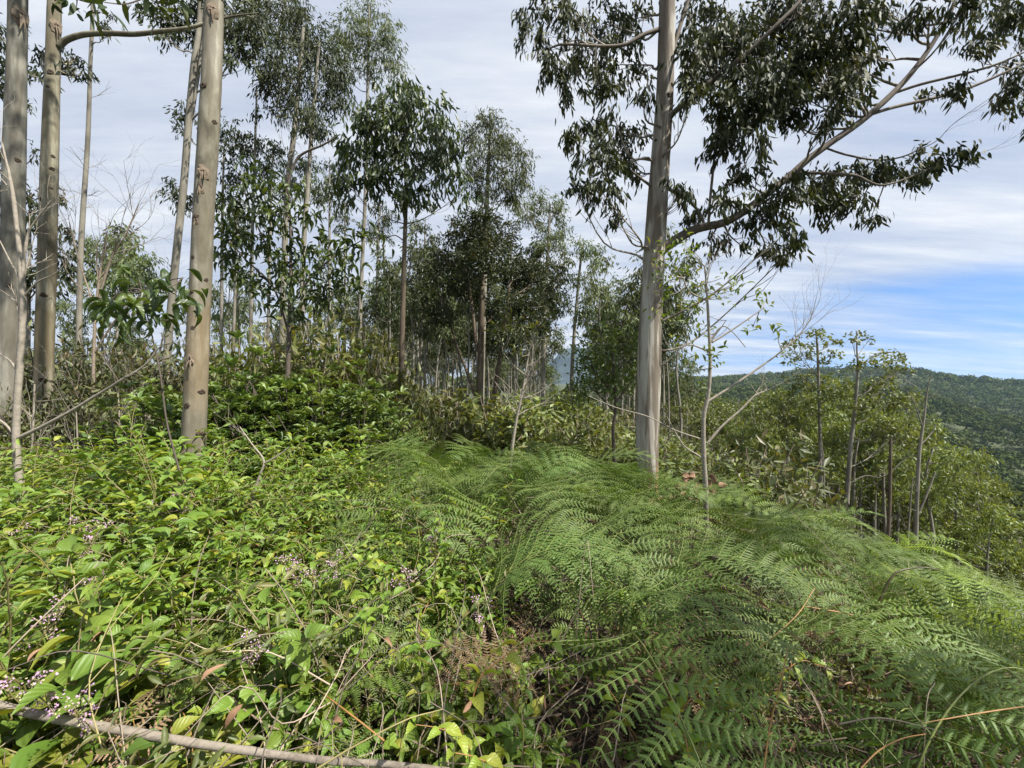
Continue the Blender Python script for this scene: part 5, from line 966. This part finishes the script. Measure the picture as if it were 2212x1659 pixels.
# low green ground cover, in every gap as far as the plantation
m = MB(); n = 90000; y = np.exp(rng.uniform(math.log(1.2), math.log(62), n)); px = rng.uniform(-200, 2400, n); x = (px - 1106) / FPX * y; P = np.stack([x, y, G(x, y) + rng.random(n) * np.clip(.12 + .045 * y, 0, .9) * (.6 + .4 * hash_noise(x, y, .8))], -1); s_ = np.clip(.03 + .012 * y, .04, .5) * rng.uniform(.6, 1.2, n)
keep = ~((y < 2.6) & (np.abs(px - 1180) < 160)); leaves(m, 'gum0', P[keep], (rvec(n) + [0, 0, .3])[keep], (rvec(n) * .8 + [0, 0, .8])[keep], s_[keep], (s_ * .38)[keep], ((hash_noise(x, y, .35) * .3 + .4 + rng.random(n) * .4) % 1)[keep])
tag(m.build('ground_cover', M['brush']), 'low green plants covering the ground between bushes and stems', 'ground cover', kind='stuff')
for o in list(bpy.data.objects):
    if '_p' in o: del o['_p']
for L_ in list(fp.values()) + list(pp.values()):      # a kind that was never planted is not in the scene
    for r_ in L_:
        if r_.name not in used_p:
            for ch in list(r_.children): bpy.data.objects.remove(ch)
            bpy.data.objects.remove(r_)

# ------------------------------------------------------------------ a label of its own for every repeat
OR = 'first second third fourth fifth sixth seventh eighth ninth tenth eleventh twelfth thirteenth fourteenth fifteenth sixteenth seventeenth eighteenth nineteenth twentieth twenty-first twenty-second twenty-third twenty-fourth twenty-fifth twenty-sixth twenty-seventh twenty-eighth twenty-ninth thirtieth thirty-first thirty-second thirty-third thirty-fourth'.split()
TRK = [(-900, 'the left edge of the picture'), (30, 'the thick grey leftmost trunk'), (105, 'the mottled second trunk'), (430, 'the smooth tan trunk'), (640, 'the hanging leaved sapling'), (868, 'the dark brown stem'), (1035, 'the dense dark tree'), (1150, 'the thin leaning sapling'), (1320, 'the dark bushy sapling'), (1400, 'the peeling trunk'), (1525, 'the young sparse tree'),
       (1650, 'the long bare limb'), (1772, 'the left flat crowned tree'), (1845, 'the right flat crowned tree'), (1925, 'the broken stump'), (1985, 'the bare pale tree')]
FGM = [(-900, 'the left edge'), (250, 'the dead sapling foot'), (420, 'the tan trunk foot'), (560, 'the forked whitish twig'), (760, 'the flower sprigs'), (960, 'the fallen branch end'), (1180, 'the dark hollow'), (1400, 'the peeling trunk foot'), (1526, 'the young tree foot'), (1720, 'the upright orange stalk'), (1890, 'the arched dark stalk'), (2060, 'the arched stalk tip')]
def relabel(group, phrase, marks, rows):
    its = [o for o in scene.collection.objects if o.parent is None and o.get('group') == group]; B = {}
    for o in its:
        x, y = o.location.x, max(.3, o.location.y); px = 1106 + x / y * FPX; m = [k for k, q in enumerate(marks) if q[0] <= px]; m = m[-1] if m else 0
        r = int(np.searchsorted([q[0] for q in rows], y)); B.setdefault((m, min(r, len(rows) - 1)), []).append((px, o))
    for (m, r), L_ in B.items():
        L_.sort(key=lambda q: q[0])
        for k, (px, o) in enumerate(L_):
            o['label'] = f"{phrase}, {rows[r][1]}{OR[min(k, 33)]} right of {marks[m][1]}"
F3 = [(12, 'near row, '), (24, 'middle row, '), (38, 'far row, '), (999, 'farthest row, ')]
relabel(GP, 'slender pale plantation eucalypt', TRK, [(24, 'near row, '), (34, 'middle row, '), (50, 'far row, '), (999, 'farthest row, ')])
relabel(GL, 'slender distant eucalypt', TRK, [(28, 'near row, '), (999, 'far row, ')])
relabel(GV, 'yellow green slope tree', TRK, [(24, 'near row, '), (34, 'middle row, '), (44, 'far row, '), (60, 'very far row, '), (999, 'farthest row, ')])
relabel(GS, 'slender pale slope eucalypt', TRK, [(19, 'near row, '), (26, 'middle row, '), (999, 'far row, ')])
relabel('bushes between the plantation stems', 'yellow green fine leaved bush', TRK, F3)
relabel('olive bushes on the slope edge', 'low olive bush', TRK, [(9.5, 'near row, '), (12.5, 'middle row, '), (999, 'far row, ')])
relabel('dark brush at the left', 'dark fine leaved brush', TRK, [(5.8, 'near row, '), (8.2, 'middle row, '), (999, 'far row, ')])
relabel('glossy shrubs behind the tan trunk', 'glossy dark green shrub', TRK, [(5.2, 'near row, '), (5.8, 'middle row, '), (999, 'far row, ')])
relabel('narrow leaved bushes above the glossy shrubs', 'narrow leaved yellow green bush', TRK, [(999, '')])
RW = [(1.3, 'front row, '), (1.8, 'second row, '), (2.4, 'third row, '), (3.0, 'fourth row, '), (3.8, 'fifth row, '), (5.0, 'sixth row, '), (999, 'back row, ')]
for g_, p_ in ((LFE[1], 'green bracken frond'), (LFB[1], 'small bracken frond among leaves'), (LFY[1], 'yellow green bracken frond'), (LFD[1], 'dry brown bracken frond'), (LPL[1], 'small leaved green shoot'), (LPB[1], 'big leaved glossy shoot'), (LPN[1], 'narrow leaved dull green shoot'), (LPV[1], 'lime green shoot'),
               ('climbers beside the dark hollow', 'round leaved climber'), ('pink flower sprigs in the undergrowth', 'pink flower sprig'), ('dry leaves caught on the plants', 'dry brown leaf'), ('orange stalks in the foreground', 'thin orange dry stalk')):
    relabel(g_, p_, FGM, RW)

# ------------------------------------------------------------------ thin haze in the air
hz = bpy.data.materials.new('haze'); hz.use_nodes = True; t = hz.node_tree; t.nodes.clear()
pv = nd(t, 'ShaderNodeVolumePrincipled'); pv.inputs['Color'].default_value = (.55, .76, 1, 1); pv.inputs['Density'].default_value = .00008; pv.inputs['Anisotropy'].default_value = .2
o = nd(t, 'ShaderNodeOutputMaterial'); ln(t, pv.outputs[0], o.inputs['Volume'])
m = MB(); X0, Z0, Z1 = 4400, -85, 270
V = [(x_, y_, z_) for z_ in (Z0, Z1) for x_, y_ in ((-X0, -X0), (X0, -X0), (X0, X0), (-X0, X0))]
m.add(V, [[3, 2, 1, 0], [4, 5, 6, 7], [0, 1, 5, 4], [1, 2, 6, 5], [2, 3, 7, 6], [3, 0, 4, 7]]); tag(m.build('haze', hz), 'thin bluish haze in the air before the distant hills', 'haze', kind='stuff')
